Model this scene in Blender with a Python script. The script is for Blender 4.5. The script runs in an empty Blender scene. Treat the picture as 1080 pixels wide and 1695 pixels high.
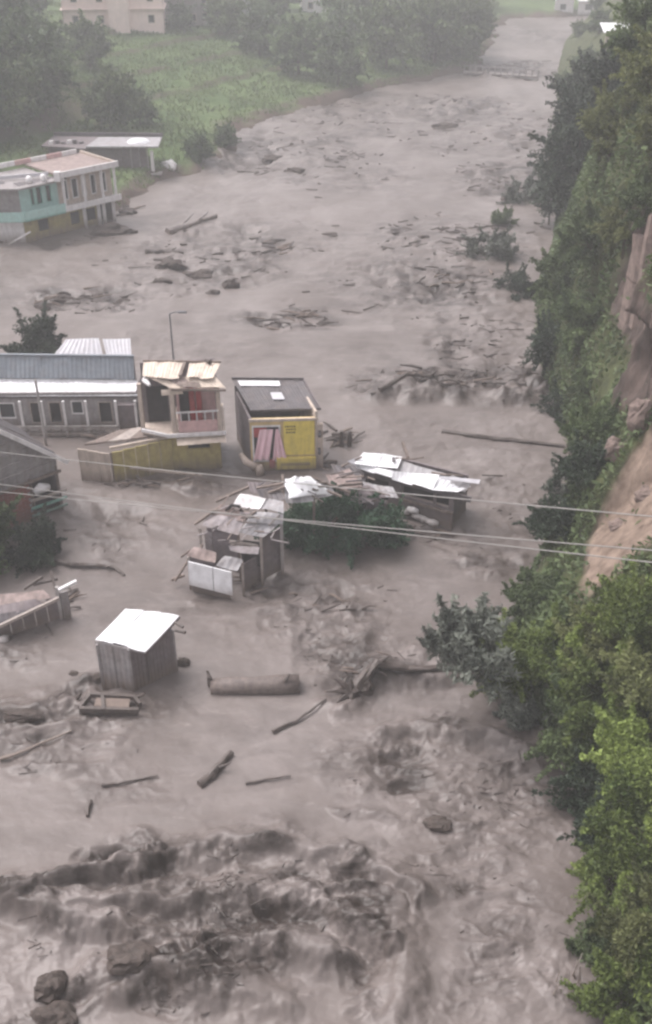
import bpy, math, random
import numpy as np
from mathutils import Vector

random.seed(7)
rng = np.random.default_rng(7)
S = bpy.context.scene
COL = S.collection

# ------------------------------------------------------------------ camera, sky, sun, exposure
CAM_H, PITCH, FPX, PW, PH = 28.0, math.radians(32.36), 1700.0, 1080.0, 1695.0
cd = bpy.data.cameras.new('camera')
cam = bpy.data.objects.new('camera', cd)
COL.objects.link(cam)
cam.location = (0, 0, CAM_H)
cam.rotation_euler = (math.pi / 2 - PITCH, 0, 0)
cd.sensor_fit = 'VERTICAL'
cd.sensor_height = 24.0
cd.lens = 24.0 * FPX / PH
cd.clip_start, cd.clip_end = 0.5, 3000
S.camera = cam

SUN_EL, SUN_AZ = math.radians(58), math.radians(-62)        # azimuth from +Y, negative = to the left
W = bpy.data.worlds.new('World')
S.world = W
W.use_nodes = True
wn = W.node_tree
bg = wn.nodes['Background']
sky = wn.nodes.new('ShaderNodeTexSky')
sky.sky_type = 'NISHITA'
sky.sun_disc = False
sky.sun_elevation = SUN_EL
sky.sun_rotation = SUN_AZ
sky.dust_density = 4.0
hs = wn.nodes.new('ShaderNodeHueSaturation')               # cloud cover: the sky's blue greyed out
hs.inputs['Saturation'].default_value = 0.13
wn.links.new(sky.outputs['Color'], hs.inputs['Color'])
tintn = wn.nodes.new('ShaderNodeMix')
tintn.data_type = 'RGBA'
tintn.blend_type = 'MULTIPLY'
tintn.inputs['Factor'].default_value = 1.0
tintn.inputs['B'].default_value = (1.02, 0.975, 1.005, 1)
wn.links.new(hs.outputs['Color'], tintn.inputs['A'])
wn.links.new(tintn.outputs['Result'], bg.inputs['Color'])
bg.inputs['Strength'].default_value = 0.15

sl = bpy.data.lights.new('sun', 'SUN')
sl.energy = 1.3
sl.angle = math.radians(35)
sl.color = (1.0, 0.965, 0.93)
sun = bpy.data.objects.new('sun', sl)
COL.objects.link(sun)
sd = Vector((math.sin(SUN_AZ) * math.cos(SUN_EL), math.cos(SUN_AZ) * math.cos(SUN_EL), math.sin(SUN_EL)))
sun.rotation_euler = sd.to_track_quat('Z', 'Y').to_euler()

S.view_settings.view_transform = 'Standard'
S.view_settings.look = 'None'
S.view_settings.gamma = 1
S.view_settings.use_curve_mapping = False
S.view_settings.exposure = 0.98
S.render.engine = 'CYCLES'
S.cycles.use_denoising = True
S.cycles.max_bounces = 6
S.cycles.diffuse_bounces = 3
S.cycles.glossy_bounces = 2
S.cycles.transmission_bounces = 2
S.cycles.volume_bounces = 1
S.cycles.transparent_max_bounces = 4
S.cycles.filter_width = 2.6

# ------------------------------------------------------------------ helpers
CT, ST = math.cos(PITCH), math.sin(PITCH)

def P(px, py, z=0.0):
    """world point at height z that the photograph shows at pixel px, py"""
    u, v = (px - PW / 2) / FPX, (PH / 2 - py) / FPX
    t = (CAM_H - z) / (ST - v * CT)
    return Vector((t * u, t * (CT + v * ST), z))

def Q(px, py, dist):
    u, v = (px - PW / 2) / FPX, (PH / 2 - py) / FPX
    return Vector((dist * u, dist * (CT + v * ST), CAM_H - dist * (ST - v * CT)))

def up(p, h):
    return Vector((p.x, p.y, p.z + h))

def setp(o, label=None, cat=None, group=None, kind=None):
    for k, v in (('label', label), ('category', cat), ('group', group), ('kind', kind)):
        if v:
            o[k] = v
    return o

def thing(name, loc, label, cat, group=None):
    o = bpy.data.objects.new(name, None)
    o.empty_display_size = 0.3
    COL.objects.link(o)
    o.location = loc
    return setp(o, label, cat, group)

def origin(o):
    v = Vector((0, 0, 0))
    while o is not None:
        v = v + o.location
        o = o.parent
    return v

class MB:
    """collects shapes in world space; build() links them as one mesh object"""
    def __init__(self):
        self.v, self.f = [], []
    def add(self, vs, fs):
        n = len(self.v)
        self.v += [tuple(a) for a in vs]
        self.f += [tuple(i + n for i in q) for q in fs]
        return self
    def hexa(self, b, t):
        return self.add(list(b) + list(t), [(3, 2, 1, 0), (4, 5, 6, 7), (0, 1, 5, 4), (1, 2, 6, 5), (2, 3, 7, 6), (3, 0, 4, 7)])
    def prism(self, poly, off):
        off = Vector(off)
        n = len(poly)
        vs = [Vector(p) for p in poly] + [Vector(p) + off for p in poly]
        fs = [tuple(range(n - 1, -1, -1)), tuple(range(n, 2 * n))] + [(i, (i + 1) % n, (i + 1) % n + n, i + n) for i in range(n)]
        return self.add(vs, fs)
    def beam(self, p, q, w=0.08, h=0.08, ref=(0, 0, 1)):
        p, q = Vector(p), Vector(q)
        d = (q - p).normalized()
        r = Vector(ref)
        if abs(d.dot(r)) > 0.95:
            r = Vector((0, 1, 0))
        s = d.cross(r).normalized() * (w / 2)
        u = s.cross(d).normalized() * (h / 2)
        return self.hexa([p - s - u, p + s - u, p + s + u, p - s + u], [q - s - u, q + s - u, q + s + u, q - s + u])
    def wall(self, a, b, z0, z1, th=0.12):
        a, b = Vector(a), Vector(b)
        d = Vector((b.x - a.x, b.y - a.y, 0)).normalized()
        n = Vector((-d.y, d.x, 0)) * th
        def c(p, z):
            return Vector((p.x, p.y, z))
        return self.hexa([c(a, z0), c(b, z0), c(b, z0) + n, c(a, z0) + n], [c(a, z1), c(b, z1), c(b, z1) + n, c(a, z1) + n])
    def tube(self, pts, rad, seg=8, jit=0.0):
        pts = [Vector(p) for p in pts]
        m = len(pts)
        rad = rad if isinstance(rad, (list, tuple)) else [rad] * m
        vs, fs = [], []
        for i, p in enumerate(pts):
            d = (pts[min(i + 1, m - 1)] - pts[max(i - 1, 0)]).normalized()
            r = Vector((0, 0, 1)) if abs(d.z) < 0.9 else Vector((1, 0, 0))
            s = d.cross(r).normalized()
            u = s.cross(d)
            for k in range(seg):
                a = 2 * math.pi * k / seg
                rr = rad[i] * (1 + jit * (random.random() - 0.5))
                vs.append(p + s * math.cos(a) * rr + u * math.sin(a) * rr)
        for i in range(m - 1):
            for k in range(seg):
                k2 = (k + 1) % seg
                fs.append((i * seg + k, i * seg + k2, (i + 1) * seg + k2, (i + 1) * seg + k))
        fs.append(tuple(range(seg - 1, -1, -1)))
        fs.append(tuple((m - 1) * seg + k for k in range(seg)))
        return self.add(vs, fs)
    def build(self, name, mat, parent=None, smooth=False):
        o0 = origin(parent) if parent is not None else Vector((0, 0, 0))
        me = bpy.data.meshes.new(name)
        me.from_pydata([(a[0] - o0.x, a[1] - o0.y, a[2] - o0.z) for a in self.v], [], self.f)
        me.materials.append(mat)
        if smooth:
            me.shade_smooth()
        o = bpy.data.objects.new(name, me)
        COL.objects.link(o)
        if parent is not None:
            o.parent = parent
        return o

def lerp(a, b, t):
    return a + (b - a) * t

def sheet(name, quad, mat, parent, waves=7, amp=0.022, th=0.014, rows=3, sag=0.03, curl=0.0):
    """one corrugated metal sheet; quad = back-left, back-right, front-right, front-left"""
    a, b, c, d = [Vector(p) for p in quad]
    n = (b - a).cross(d - a).normalized()
    if n.z < 0:
        n = -n
    nu = waves * 4 if amp > 0 else 4
    vs, fs = [], []
    ph = random.random() * 6
    for lay in (0, 1):
        for j in range(rows + 1):
            t = j / rows
            for i in range(nu + 1):
                s = i / nu
                p = lerp(lerp(a, b, s), lerp(d, c, s), t)
                w = 0.55 * amp * math.sin(2 * math.pi * waves * s) if amp > 0 else 0
                bend = sag * math.sin(ph + 3.1 * s + 2.3 * t) + curl * max(0, t - 0.6) ** 2
                vs.append(p + n * (w + bend - lay * th))
    k = nu + 1
    o2 = (rows + 1) * k
    for j in range(rows):
        for i in range(nu):
            q = (j * k + i, (j + 1) * k + i, (j + 1) * k + i + 1, j * k + i + 1)
            fs.append(q)
            fs.append(tuple(x + o2 for x in reversed(q)))
    for i in range(nu):
        fs.append((i, i + 1, i + 1 + o2, i + o2))
        m = rows * k
        fs.append((m + i + 1, m + i, m + i + o2, m + i + 1 + o2))
    for j in range(rows):
        fs.append(((j + 1) * k, j * k, j * k + o2, (j + 1) * k + o2))
        e = nu
        fs.append((j * k + e, (j + 1) * k + e, (j + 1) * k + e + o2, j * k + e + o2))
    mb = MB()
    mb.add(vs, fs)
    return mb.build(name, mat, parent)

def roof(quad, n, mats, parent, name='roof_sheet', jit=0.04, **kw):
    a, b, c, d = [Vector(p) for p in quad]
    for i in range(n):
        s0, s1 = max(0, i / n - 0.012), min(1, (i + 1) / n + 0.012)
        ext = (random.random() - 0.5) * jit * 2
        lift = Vector((0, 0, 0.012 * (i % 2) + random.random() * jit * 0.3))
        dirv = (lerp(d, c, 0.5) - lerp(a, b, 0.5)).normalized()
        q = [lerp(a, b, s0) + lift, lerp(a, b, s1) + lift, lerp(d, c, s1) + dirv * ext + lift, lerp(d, c, s0) + dirv * ext + lift]
        m = mats[i % len(mats)] if isinstance(mats, (list, tuple)) else mats
        sheet(name, q, m, parent, **kw)

def npmesh(name, verts, faces, mat=None, attrs=None, smooth=False):
    """fast mesh from arrays (all faces with the same corner count)"""
    me = bpy.data.meshes.new(name)
    n, k = faces.shape
    me.vertices.add(len(verts))
    me.vertices.foreach_set('co', verts.astype(np.float32).ravel())
    me.loops.add(n * k)
    me.loops.foreach_set('vertex_index', faces.astype(np.int32).ravel())
    me.polygons.add(n)
    me.polygons.foreach_set('loop_start', np.arange(0, n * k, k, dtype=np.int32))
    me.update(calc_edges=True)
    for an, arr in (attrs or {}).items():
        at = me.attributes.new(an, 'FLOAT', 'POINT')
        at.data.foreach_set('value', arr.astype(np.float32).ravel())
    if mat:
        me.materials.append(mat)
    if smooth:
        me.shade_smooth()
    me.validate()
    return me

def link(name, me, loc=(0, 0, 0), parent=None):
    o = bpy.data.objects.new(name, me)
    COL.objects.link(o)
    o.location = loc
    if parent is not None:
        o.parent = parent
    return o

# ------------------------------------------------------------------ numpy noise
_perm = np.random.default_rng(3).random((256, 256)).astype(np.float64)

def vnoise(x, y, seed=0):
    x = np.asarray(x, float) + seed * 17.31
    y = np.asarray(y, float) + seed * 41.77
    xi, yi = np.floor(x).astype(int), np.floor(y).astype(int)
    fx, fy = x - xi, y - yi
    fx, fy = fx * fx * fx * (fx * (fx * 6 - 15) + 10), fy * fy * fy * (fy * (fy * 6 - 15) + 10)
    def g(a, b):
        return _perm[(a + 57 * (b // 256)) & 255, b & 255]
    return (g(xi, yi) * (1 - fx) + g(xi + 1, yi) * fx) * (1 - fy) + (g(xi, yi + 1) * (1 - fx) + g(xi + 1, yi + 1) * fx) * fy

def fbm(x, y, octv=4, seed=0, gain=0.5):
    a, s, tot = 1.0, 0.0, 0.0
    for o in range(octv):
        s = s + a * (vnoise(x, y, seed + o) * 2 - 1)
        tot += a
        a *= gain
        x, y = x * 1.93 + y * 0.31, y * 1.93 - x * 0.31
    return s / tot

def ridged(x, y, octv=4, seed=0, gain=0.52):
    a, s, tot = 1.0, 0.0, 0.0
    for o in range(octv):
        s = s + a * (1 - np.abs(vnoise(x, y, seed + o) * 2 - 1) * 1.6)
        tot += a
        a *= gain
        x, y = x * 1.87 + y * 0.4, y * 1.87 - x * 0.4
    return s / tot

# ------------------------------------------------------------------ materials
def new_mat(name):
    m = bpy.data.materials.new(name)
    m.use_nodes = True
    nt = m.node_tree
    return m, nt, nt.nodes['Principled BSDF']

def mat(name, base, rough=0.7, var=0.25, scale=2.5, mud=0.35, metal=0.0, bump=0.15, spec=0.3, streak=True):
    """paint / plaster / tin / wood: grain, rain streaks and a flood-mud tide mark"""
    m, nt, b = new_mat(name)
    N, L = nt.nodes, nt.links
    tc = N.new('ShaderNodeTexCoord')
    n1 = N.new('ShaderNodeTexNoise')
    n1.inputs['Scale'].default_value = scale
    n1.inputs['Detail'].default_value = 6
    n1.inputs['Roughness'].default_value = 0.65
    L.new(tc.outputs['Object'], n1.inputs['Vector'])
    r1 = N.new('ShaderNodeValToRGB')
    lo = [max(0, c * (1 - var)) for c in base]
    hi = [min(0.9, c * (1 + var * 0.6)) for c in base]
    r1.color_ramp.elements[0].position = 0.3
    r1.color_ramp.elements[1].position = 0.7
    r1.color_ramp.elements[0].color = (*lo, 1)
    r1.color_ramp.elements[1].color = (*hi, 1)
    L.new(n1.outputs['Fac'], r1.inputs['Fac'])
    col = r1.outputs['Color']
    if mud > 0:
        mp = N.new('ShaderNodeMapping')
        mp.inputs['Scale'].default_value = (3.0, 3.0, 0.5) if streak else (1.3, 1.3, 1.3)
        L.new(tc.outputs['Object'], mp.inputs['Vector'])
        n2 = N.new('ShaderNodeTexNoise')
        n2.inputs['Scale'].default_value = 1.6
        n2.inputs['Detail'].default_value = 5
        L.new(mp.outputs['Vector'], n2.inputs['Vector'])
        r2 = N.new('ShaderNodeValToRGB')
        r2.color_ramp.elements[0].position = 0.46
        r2.color_ramp.elements[1].position = 0.78
        r2.color_ramp.elements[1].color = (mud, mud, mud, 1)
        L.new(n2.outputs['Fac'], r2.inputs['Fac'])
        ge = N.new('ShaderNodeNewGeometry')
        sx = N.new('ShaderNodeSeparateXYZ')
        L.new(ge.outputs['Position'], sx.inputs['Vector'])
        mr = N.new('ShaderNodeMapRange')
        mr.inputs['From Min'].default_value = 0.95
        mr.inputs['From Max'].default_value = 0.1
        mr.inputs['To Max'].default_value = 0.75
        L.new(sx.outputs['Z'], mr.inputs['Value'])
        ad = N.new('ShaderNodeMath')
        ad.operation = 'ADD'
        ad.use_clamp = True
        L.new(r2.outputs['Color'], ad.inputs[0])
        L.new(mr.outputs['Result'], ad.inputs[1])
        mx = N.new('ShaderNodeMix')
        mx.data_type = 'RGBA'
        mx.inputs['B'].default_value = (0.15, 0.115, 0.095, 1)
        L.new(ad.outputs['Value'], mx.inputs['Factor'])
        L.new(col, mx.inputs['A'])
        col = mx.outputs['Result']
    L.new(col, b.inputs['Base Color'])
    b.inputs['Roughness'].default_value = rough
    b.inputs['Metallic'].default_value = metal
    b.inputs['Specular IOR Level'].default_value = spec
    if bump > 0:
        bp = N.new('ShaderNodeBump')
        bp.inputs['Strength'].default_value = bump
        bp.inputs['Distance'].default_value = 0.03
        L.new(n1.outputs['Fac'], bp.inputs['Height'])
        L.new(bp.outputs['Normal'], b.inputs['Normal'])
    return m

def leaf_mat(name, dark, light, trans=0.25):
    m, nt, b = new_mat(name)
    N, L = nt.nodes, nt.links
    at = N.new('ShaderNodeAttribute')
    at.attribute_name = 'tint'
    rp = N.new('ShaderNodeValToRGB')
    rp.color_ramp.elements[0].color = (*dark, 1)
    rp.color_ramp.elements[1].color = (*light, 1)
    L.new(at.outputs['Fac'], rp.inputs['Fac'])
    oi = N.new('ShaderNodeObjectInfo')
    hv = N.new('ShaderNodeHueSaturation')
    mr = N.new('ShaderNodeMapRange')
    mr.inputs['To Min'].default_value = 0.8
    mr.inputs['To Max'].default_value = 1.2
    L.new(oi.outputs['Random'], mr.inputs['Value'])
    L.new(mr.outputs['Result'], hv.inputs['Value'])
    L.new(rp.outputs['Color'], hv.inputs['Color'])
    L.new(hv.outputs['Color'], b.inputs['Base Color'])
    b.inputs['Roughness'].default_value = 0.6
    b.inputs['Specular IOR Level'].default_value = 0.25
    tr = N.new('ShaderNodeBsdfTranslucent')
    L.new(hv.outputs['Color'], tr.inputs['Color'])
    ms = N.new('ShaderNodeMixShader')
    ms.inputs['Fac'].default_value = trans
    L.new(b.outputs['BSDF'], ms.inputs[1])
    L.new(tr.outputs['BSDF'], ms.inputs[2])
    L.new(ms.outputs['Shader'], N['Material Output'].inputs['Surface'])
    return m

M = dict(
    white_tin=mat('white_tin', (0.74, 0.74, 0.76), 0.45, 0.14, 3, 0.28, 0, 0.05, 0.4, False),
    white_paint=mat('white_paint', (0.70, 0.68, 0.68), 0.6, 0.15, 3, 0.30),
    grey_tin=mat('grey_tin', (0.30, 0.29, 0.30), 0.55, 0.3, 3, 0.5, 0.0, 0.1, 0.4, False),
    pale_tin=mat('pale_tin', (0.50, 0.49, 0.52), 0.5, 0.15, 2, 0.25, 0, 0.05, 0.4, False),
    blue_tin=mat('blue_tin', (0.20, 0.225, 0.255), 0.55, 0.25, 2, 0.35, 0, 0.05, 0.4, False),
    dark_tin=mat('dark_tin', (0.10, 0.09, 0.095), 0.6, 0.35, 3, 0.4, 0, 0.1, 0.35, False),
    rust_tin=mat('rust_tin', (0.27, 0.21, 0.195), 0.7, 0.4, 3, 0.5, 0, 0.15, 0.3, False),
    tan_tin=mat('tan_tin', (0.60, 0.51, 0.43), 0.6, 0.18, 2.5, 0.3, 0, 0.1, 0.3, False),
    wood=mat('weathered_wood', (0.20, 0.16, 0.14), 0.8, 0.4, 6, 0.3),
    pale_wood=mat('pale_wood', (0.38, 0.33, 0.30), 0.8, 0.3, 5, 0.3),
    wet_wood=mat('wet_wood', (0.080, 0.062, 0.054), 0.55, 0.45, 5, 0.0, 0, 0.3, 0.5, False),
    yellow=mat('yellow_paint', (0.72, 0.58, 0.13), 0.65, 0.15, 3, 0.3),
    buff=mat('yellow_buff_plaster', (0.60, 0.46, 0.24), 0.75, 0.18, 3, 0.3),
    olive=mat('olive_plaster', (0.36, 0.30, 0.12), 0.8, 0.25, 3, 0.4),
    cream=mat('cream_plaster', (0.50, 0.42, 0.36), 0.8, 0.2, 3, 0.4),
    pink=mat('pink_plaster', (0.55, 0.36, 0.35), 0.8, 0.2, 3, 0.25),
    pink_cloth=mat('pink_cloth', (0.80, 0.55, 0.60), 0.9, 0.12, 3, 0.08),
    red=mat('red_paint', (0.36, 0.06, 0.06), 0.6, 0.3, 3, 0.25),
    house_pink=mat('pale_pink_wall', (0.82, 0.67, 0.62), 0.8, 0.1, 1, 0.1),
    teal=mat('teal_paint', (0.20, 0.42, 0.36), 0.6, 0.2, 3, 0.3),
    teal_light=mat('light_teal_paint', (0.36, 0.56, 0.52), 0.6, 0.15, 3, 0.2),
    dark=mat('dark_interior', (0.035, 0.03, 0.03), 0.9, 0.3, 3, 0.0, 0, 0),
    glass=mat('window_glass', (0.03, 0.035, 0.04), 0.12, 0.2, 3, 0.0, 0, 0, 0.6),
    grey_wall=mat('grey_plaster', (0.28, 0.26, 0.26), 0.8, 0.3, 3, 0.45),
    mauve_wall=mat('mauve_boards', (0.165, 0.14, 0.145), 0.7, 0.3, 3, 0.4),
    concrete=mat('concrete', (0.36, 0.34, 0.33), 0.85, 0.25, 3, 0.4),
    brick=mat('brick', (0.30, 0.13, 0.11), 0.85, 0.35, 8, 0.3),
    cable=mat('cable_sheath', (0.24, 0.23, 0.22), 0.5, 0.1, 3, 0.0, 0, 0),
    rock=mat('river_rock', (0.070, 0.055, 0.048), 0.65, 0.45, 4, 0.0, 0, 0.4, 0.2, False),
    bark=mat('bark', (0.09, 0.07, 0.055), 0.9, 0.4, 8, 0.0),
    tarp=mat('white_tarp', (0.76, 0.76, 0.78), 0.5, 0.12, 4, 0.15, 0, 0.2, 0.4, False),
    lamp=mat('lamp_metal', (0.16, 0.16, 0.17), 0.5, 0.2, 3, 0.0),
    ink=mat('sign_ink', (0.10, 0.07, 0.03), 0.7, 0.2, 3, 0.0, 0, 0),
    white_drum=mat('white_plastic', (0.78, 0.76, 0.76), 0.4, 0.08, 3, 0.1),
)
M['mud_tin'] = mat('mud_tin', (0.27, 0.24, 0.245), 0.6, 0.4, 4, 0.6, 0.0, 0.15, 0.35, False)
LEAF = dict(
    bright=leaf_mat('bright_leaf', (0.040, 0.064, 0.022), (0.250, 0.315, 0.085), 0.32),
    mid=leaf_mat('mid_leaf', (0.034, 0.054, 0.026), (0.150, 0.195, 0.085)),
    grey=leaf_mat('grey_leaf', (0.040, 0.048, 0.040), (0.260, 0.280, 0.235)),
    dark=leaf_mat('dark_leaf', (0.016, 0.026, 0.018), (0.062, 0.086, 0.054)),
    far=leaf_mat('far_leaf', (0.042, 0.066, 0.034), (0.150, 0.205, 0.100)),
    olive=leaf_mat('olive_leaf', (0.042, 0.052, 0.020), (0.215, 0.235, 0.095)),
)

# ------------------------------------------------------------------ shores
R_SHORE = [(-40, 9.0), (0, 8.2), (17, 8.2), (21, 8.4), (25, 8.6), (28, 8.0), (31.4, 6.8), (36, 8.0), (39, 9.6), (42, 11.2), (48, 13.4),
           (54, 13.8), (59, 13.8), (66, 14.4), (74, 15.7), (85, 18.8), (101, 22.2), (130, 28), (168, 34.5), (200, 42), (215, 49), (224, 66), (230, 100), (240, 170), (330, 260)]
RY, RX = np.array([a for a, b in R_SHORE]), np.array([b for a, b in R_SHORE])
def rshore(y):
    return np.interp(y, RY, RX)
L_SHORE = [(-90, 60), (-60, 78), (-40, 82), (-31, 85), (-27, 88), (-21, 95.5), (-18.6, 99), (-16.5, 108), (-12.5, 111), (-10.8, 122), (-11.5, 131), (-5, 141), (6, 157),
           (15, 165), (25, 177), (31, 205), (34, 226), (40, 238), (60, 243), (100, 247), (160, 254), (240, 270)]

def poly_dist(x, y, pts):
    """signed distance to the left shore line: positive on land (left / far side)"""
    best = np.full(np.shape(x), 1e9)
    sign = np.ones(np.shape(x))
    for (x0, y0), (x1, y1) in zip(pts[:-1], pts[1:]):
        dx, dy = x1 - x0, y1 - y0
        t = np.clip(((x - x0) * dx + (y - y0) * dy) / (dx * dx + dy * dy), 0, 1)
        d = np.hypot(x - x0 - t * dx, y - y0 - t * dy)
        s = np.sign(dx * (y - y0) - dy * (x - x0))
        upd = d < best
        sign = np.where(upd, s, sign)
        best = np.where(upd, d, best)
    return best * np.where(sign == 0, 1, sign)

def left_land(x, y):
    x, y = np.asarray(x, float), np.asarray(y, float)
    d = poly_dist(x, y, L_SHORE) + fbm(x * 0.25, y * 0.25, 3, 5) * 1.6
    z = np.where(d < 0, np.maximum(-2.5, d * 0.7 - 0.25), np.minimum(d * 0.55, 1.0) + np.maximum(0, d - 1.8) * 0.07)
    terr = np.floor(np.maximum(0, d - 6) / 9.0) * 0.55               # field terraces
    fr = (np.maximum(0, d - 6) / 9.0) % 1.0
    z = z + np.where(d > 6, terr + 0.55 * np.clip((fr - 0.9) / 0.1, 0, 1), 0) * np.clip(1 - (d - 50) / 30, 0.3, 1)
    edge = np.interp(y, [60, 100, 118, 128, 150, 175, 260], [-46, -42, -31, -27, -36, -47, -75])
    hill = np.maximum(0, edge - x)
    z = z + np.where(d > 0, hill * 0.62 + 0.8 * fbm(x * 0.1, y * 0.1, 3, 9) * np.minimum(1, hill / 6), 0)
    far = np.maximum(0, y - 256)
    z = z + np.where(d > 0, far * 0.30, 0)
    z = z + np.where(d > 0, fbm(x * 0.5, y * 0.5, 3, 11) * 0.22, 0)
    return np.where(z > 24, 24 + 14 * np.tanh((z - 24) / 14), z)

# ------------------------------------------------------------------ flood water
RAPIDS = [  # pixel x, y, half width, half height, strength
    (300, 1500, 330, 95, 1.0), (560, 1510, 120, 90, 0.9), (110, 1480, 160, 50, 0.9), (430, 1415, 110, 40, 0.8), (90, 1650, 120, 50, 0.55),
    (330, 1600, 200, 60, 0.7), (650, 1240, 150, 60, 0.5), (800, 1320, 150, 120, 0.42), (730, 1450, 180, 50, 0.4), (850, 1550, 100, 70, 0.25),
    (930, 1640, 50, 60, 0.5), (640, 1110, 90, 50, 0.5), (530, 1000, 120, 50, 0.38), (590, 1060, 100, 60, 0.42), (180, 1160, 130, 40, 0.5),
    (60, 1185, 90, 35, 0.5), (100, 1235, 150, 45, 0.3), (770, 635, 150, 40, 0.75), (700, 470, 150, 50, 0.5), (820, 560, 110, 45, 0.5),
    (760, 390, 120, 35, 0.55), (860, 300, 100, 35, 0.5), (800, 230, 120, 28, 0.4), (330, 430, 130, 55, 0.5), (150, 495, 130, 22, 0.5),
    (490, 525, 70, 20, 0.5), (450, 400, 120, 35, 0.35), (440, 250, 150, 40, 0.5), (650, 185, 200, 30, 0.5), (560, 290, 120, 30, 0.3),
    (850, 115, 70, 16, 0.9), (560, 950, 60, 30, 0.2), (150, 880, 100, 40, 0.3), (800, 920, 80, 35, 0.35), (830, 850, 80, 45, 0.3),
    (640, 1330, 120, 30, 0.25), (250, 1290, 120, 25, 0.2), (690, 210, 250, 20, 0.3), (880, 60, 60, 14, 0.5), (630, 1570, 90, 70, 0.45),
    (225, 1152, 75, 22, 0.4), (345, 990, 60, 18, 0.35), (470, 782, 80, 14, 0.35), (700, 880, 90, 16, 0.4), (300, 790, 110, 12, 0.3), (130, 722, 130, 10, 0.25),
    (150, 402, 90, 10, 0.35), (560, 912, 120, 18, 0.35), (60, 1050, 90, 22, 0.35)]
_rap = []
for px, py, hw, hh, s in RAPIDS:
    c = P(px, py)
    _rap.append((c.x, c.y, hw * (c.y / CT) / FPX * 1.0, (P(px, py - hh).y - P(px, py + hh).y) / 2, s))

def water_mask(x, y):
    wx = x + 1.6 * fbm(x * 0.35, y * 0.35, 3, 21)
    wy = y + 2.2 * fbm(x * 0.35, y * 0.35, 3, 27)
    m = np.zeros(np.shape(x))
    for cx, cy, rx, ry, s in _rap:
        q = ((wx - cx) / rx) ** 2 + ((wy - cy) / ry) ** 2
        m = np.maximum(m, s * np.clip(1.35 - q, 0, 1))
    return m

SURGE = [[(0, 1492), (110, 1470), (225, 1445), (350, 1402), (470, 1392), (600, 1436), (690, 1486)], [(120, 1520), (260, 1500), (400, 1478), (540, 1500), (650, 1560)],
         [(20, 1500), (150, 1545), (300, 1560), (430, 1570), (560, 1585)], [(180, 1625), (260, 1612), (360, 1632), (470, 1660)], [(640, 1495), (672, 1570), (668, 1650), (650, 1695)],
         [(560, 1172), (640, 1128), (740, 1120)], [(640, 1215), (760, 1208), (860, 1235)], [(0, 1182), (70, 1176), (140, 1160)], [(630, 655), (720, 628), (880, 630)]]
_surge = []
for ln in SURGE:
    pts = [P(a, b) for a, b in ln]
    _surge.append([(p.x, p.y) for p in pts])

def surge_height(x, y):
    wx, wy = x + .6 * fbm(x * .9, y * .9, 4, 41), y + .55 * fbm(x * .9, y * .9, 4, 43)
    h = np.zeros(np.shape(x))
    for i, pts in enumerate(_surge):
        sc = max(1.0, pts[0][1] / 30)
        best = np.full(np.shape(x), 1e9)
        for (x0, y0), (x1, y1) in zip(pts[:-1], pts[1:]):
            dx, dy = x1 - x0, y1 - y0
            t = np.clip(((wx - x0) * dx + (wy - y0) * dy) / (dx * dx + dy * dy), 0, 1)
            ox, oy = wx - x0 - t * dx, wy - y0 - t * dy
            best = np.minimum(best, np.hypot(ox, np.where(oy < 0, oy * 1.5, oy)))   # steeper on the downstream face
        h = np.maximum(h, (.30 if i == 4 else .62 if i < 5 else .42) * sc ** .6 * np.exp(-(best / (.62 * sc)) ** 2) * (.55 + .9 * vnoise(x * .55, y * .55, 47)))
    return h

def water_height(x, y, full=False):
    x, y = np.asarray(x, float), np.asarray(y, float)
    m = water_mask(x, y)
    s = np.clip(1.0 + (y - 40) / 70.0, 0.85, 3.0)                     # the rapids upstream are longer
    qx = x + 0.34 * fbm(x * 0.9, y * 0.7, 3, 31)
    qy = y + 0.42 * fbm(x * 0.9, y * 0.7, 3, 37)
    calm = np.clip(0.62 + 1.5 * fbm(x * 0.11, y * 0.15, 3, 33), 0.28, 1.15)
    swell = 0.16 * fbm(x * 0.16, y * 0.22, 3, 2)
    chop = 0.10 * fbm(x * 0.8, y * 1.05, 5, 4, 0.58) + 0.08 * ridged(qx * 0.7 / s ** 0.5, qy * 1.5 / s ** 0.5, 5, 44, 0.58) * s ** 0.5
    rid = ridged(qx * 0.46 / s ** 0.6, qy * 0.86 / s ** 0.6, 6, 8, 0.5)
    hump = fbm(qx * 0.24 / s ** 0.5, qy * 0.36 / s ** 0.5, 3, 14)
    patch = np.clip(0.55 + 1.5 * fbm(x * 0.42 / s, y * 0.5 / s, 3, 18), 0.08, 1.25)
    turb = m * patch * s ** 0.45
    h = swell + chop * (calm + 2.0 * m) + turb * (0.95 * (rid - 0.42) + 1.2 * hump)
    sg = surge_height(x, y)
    h = h + sg
    if full:
        m = np.clip(m + sg * .5, 0, 1)  # surge ridges take the painted wave shade too
        return h, m, rid, patch
    return h

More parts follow.
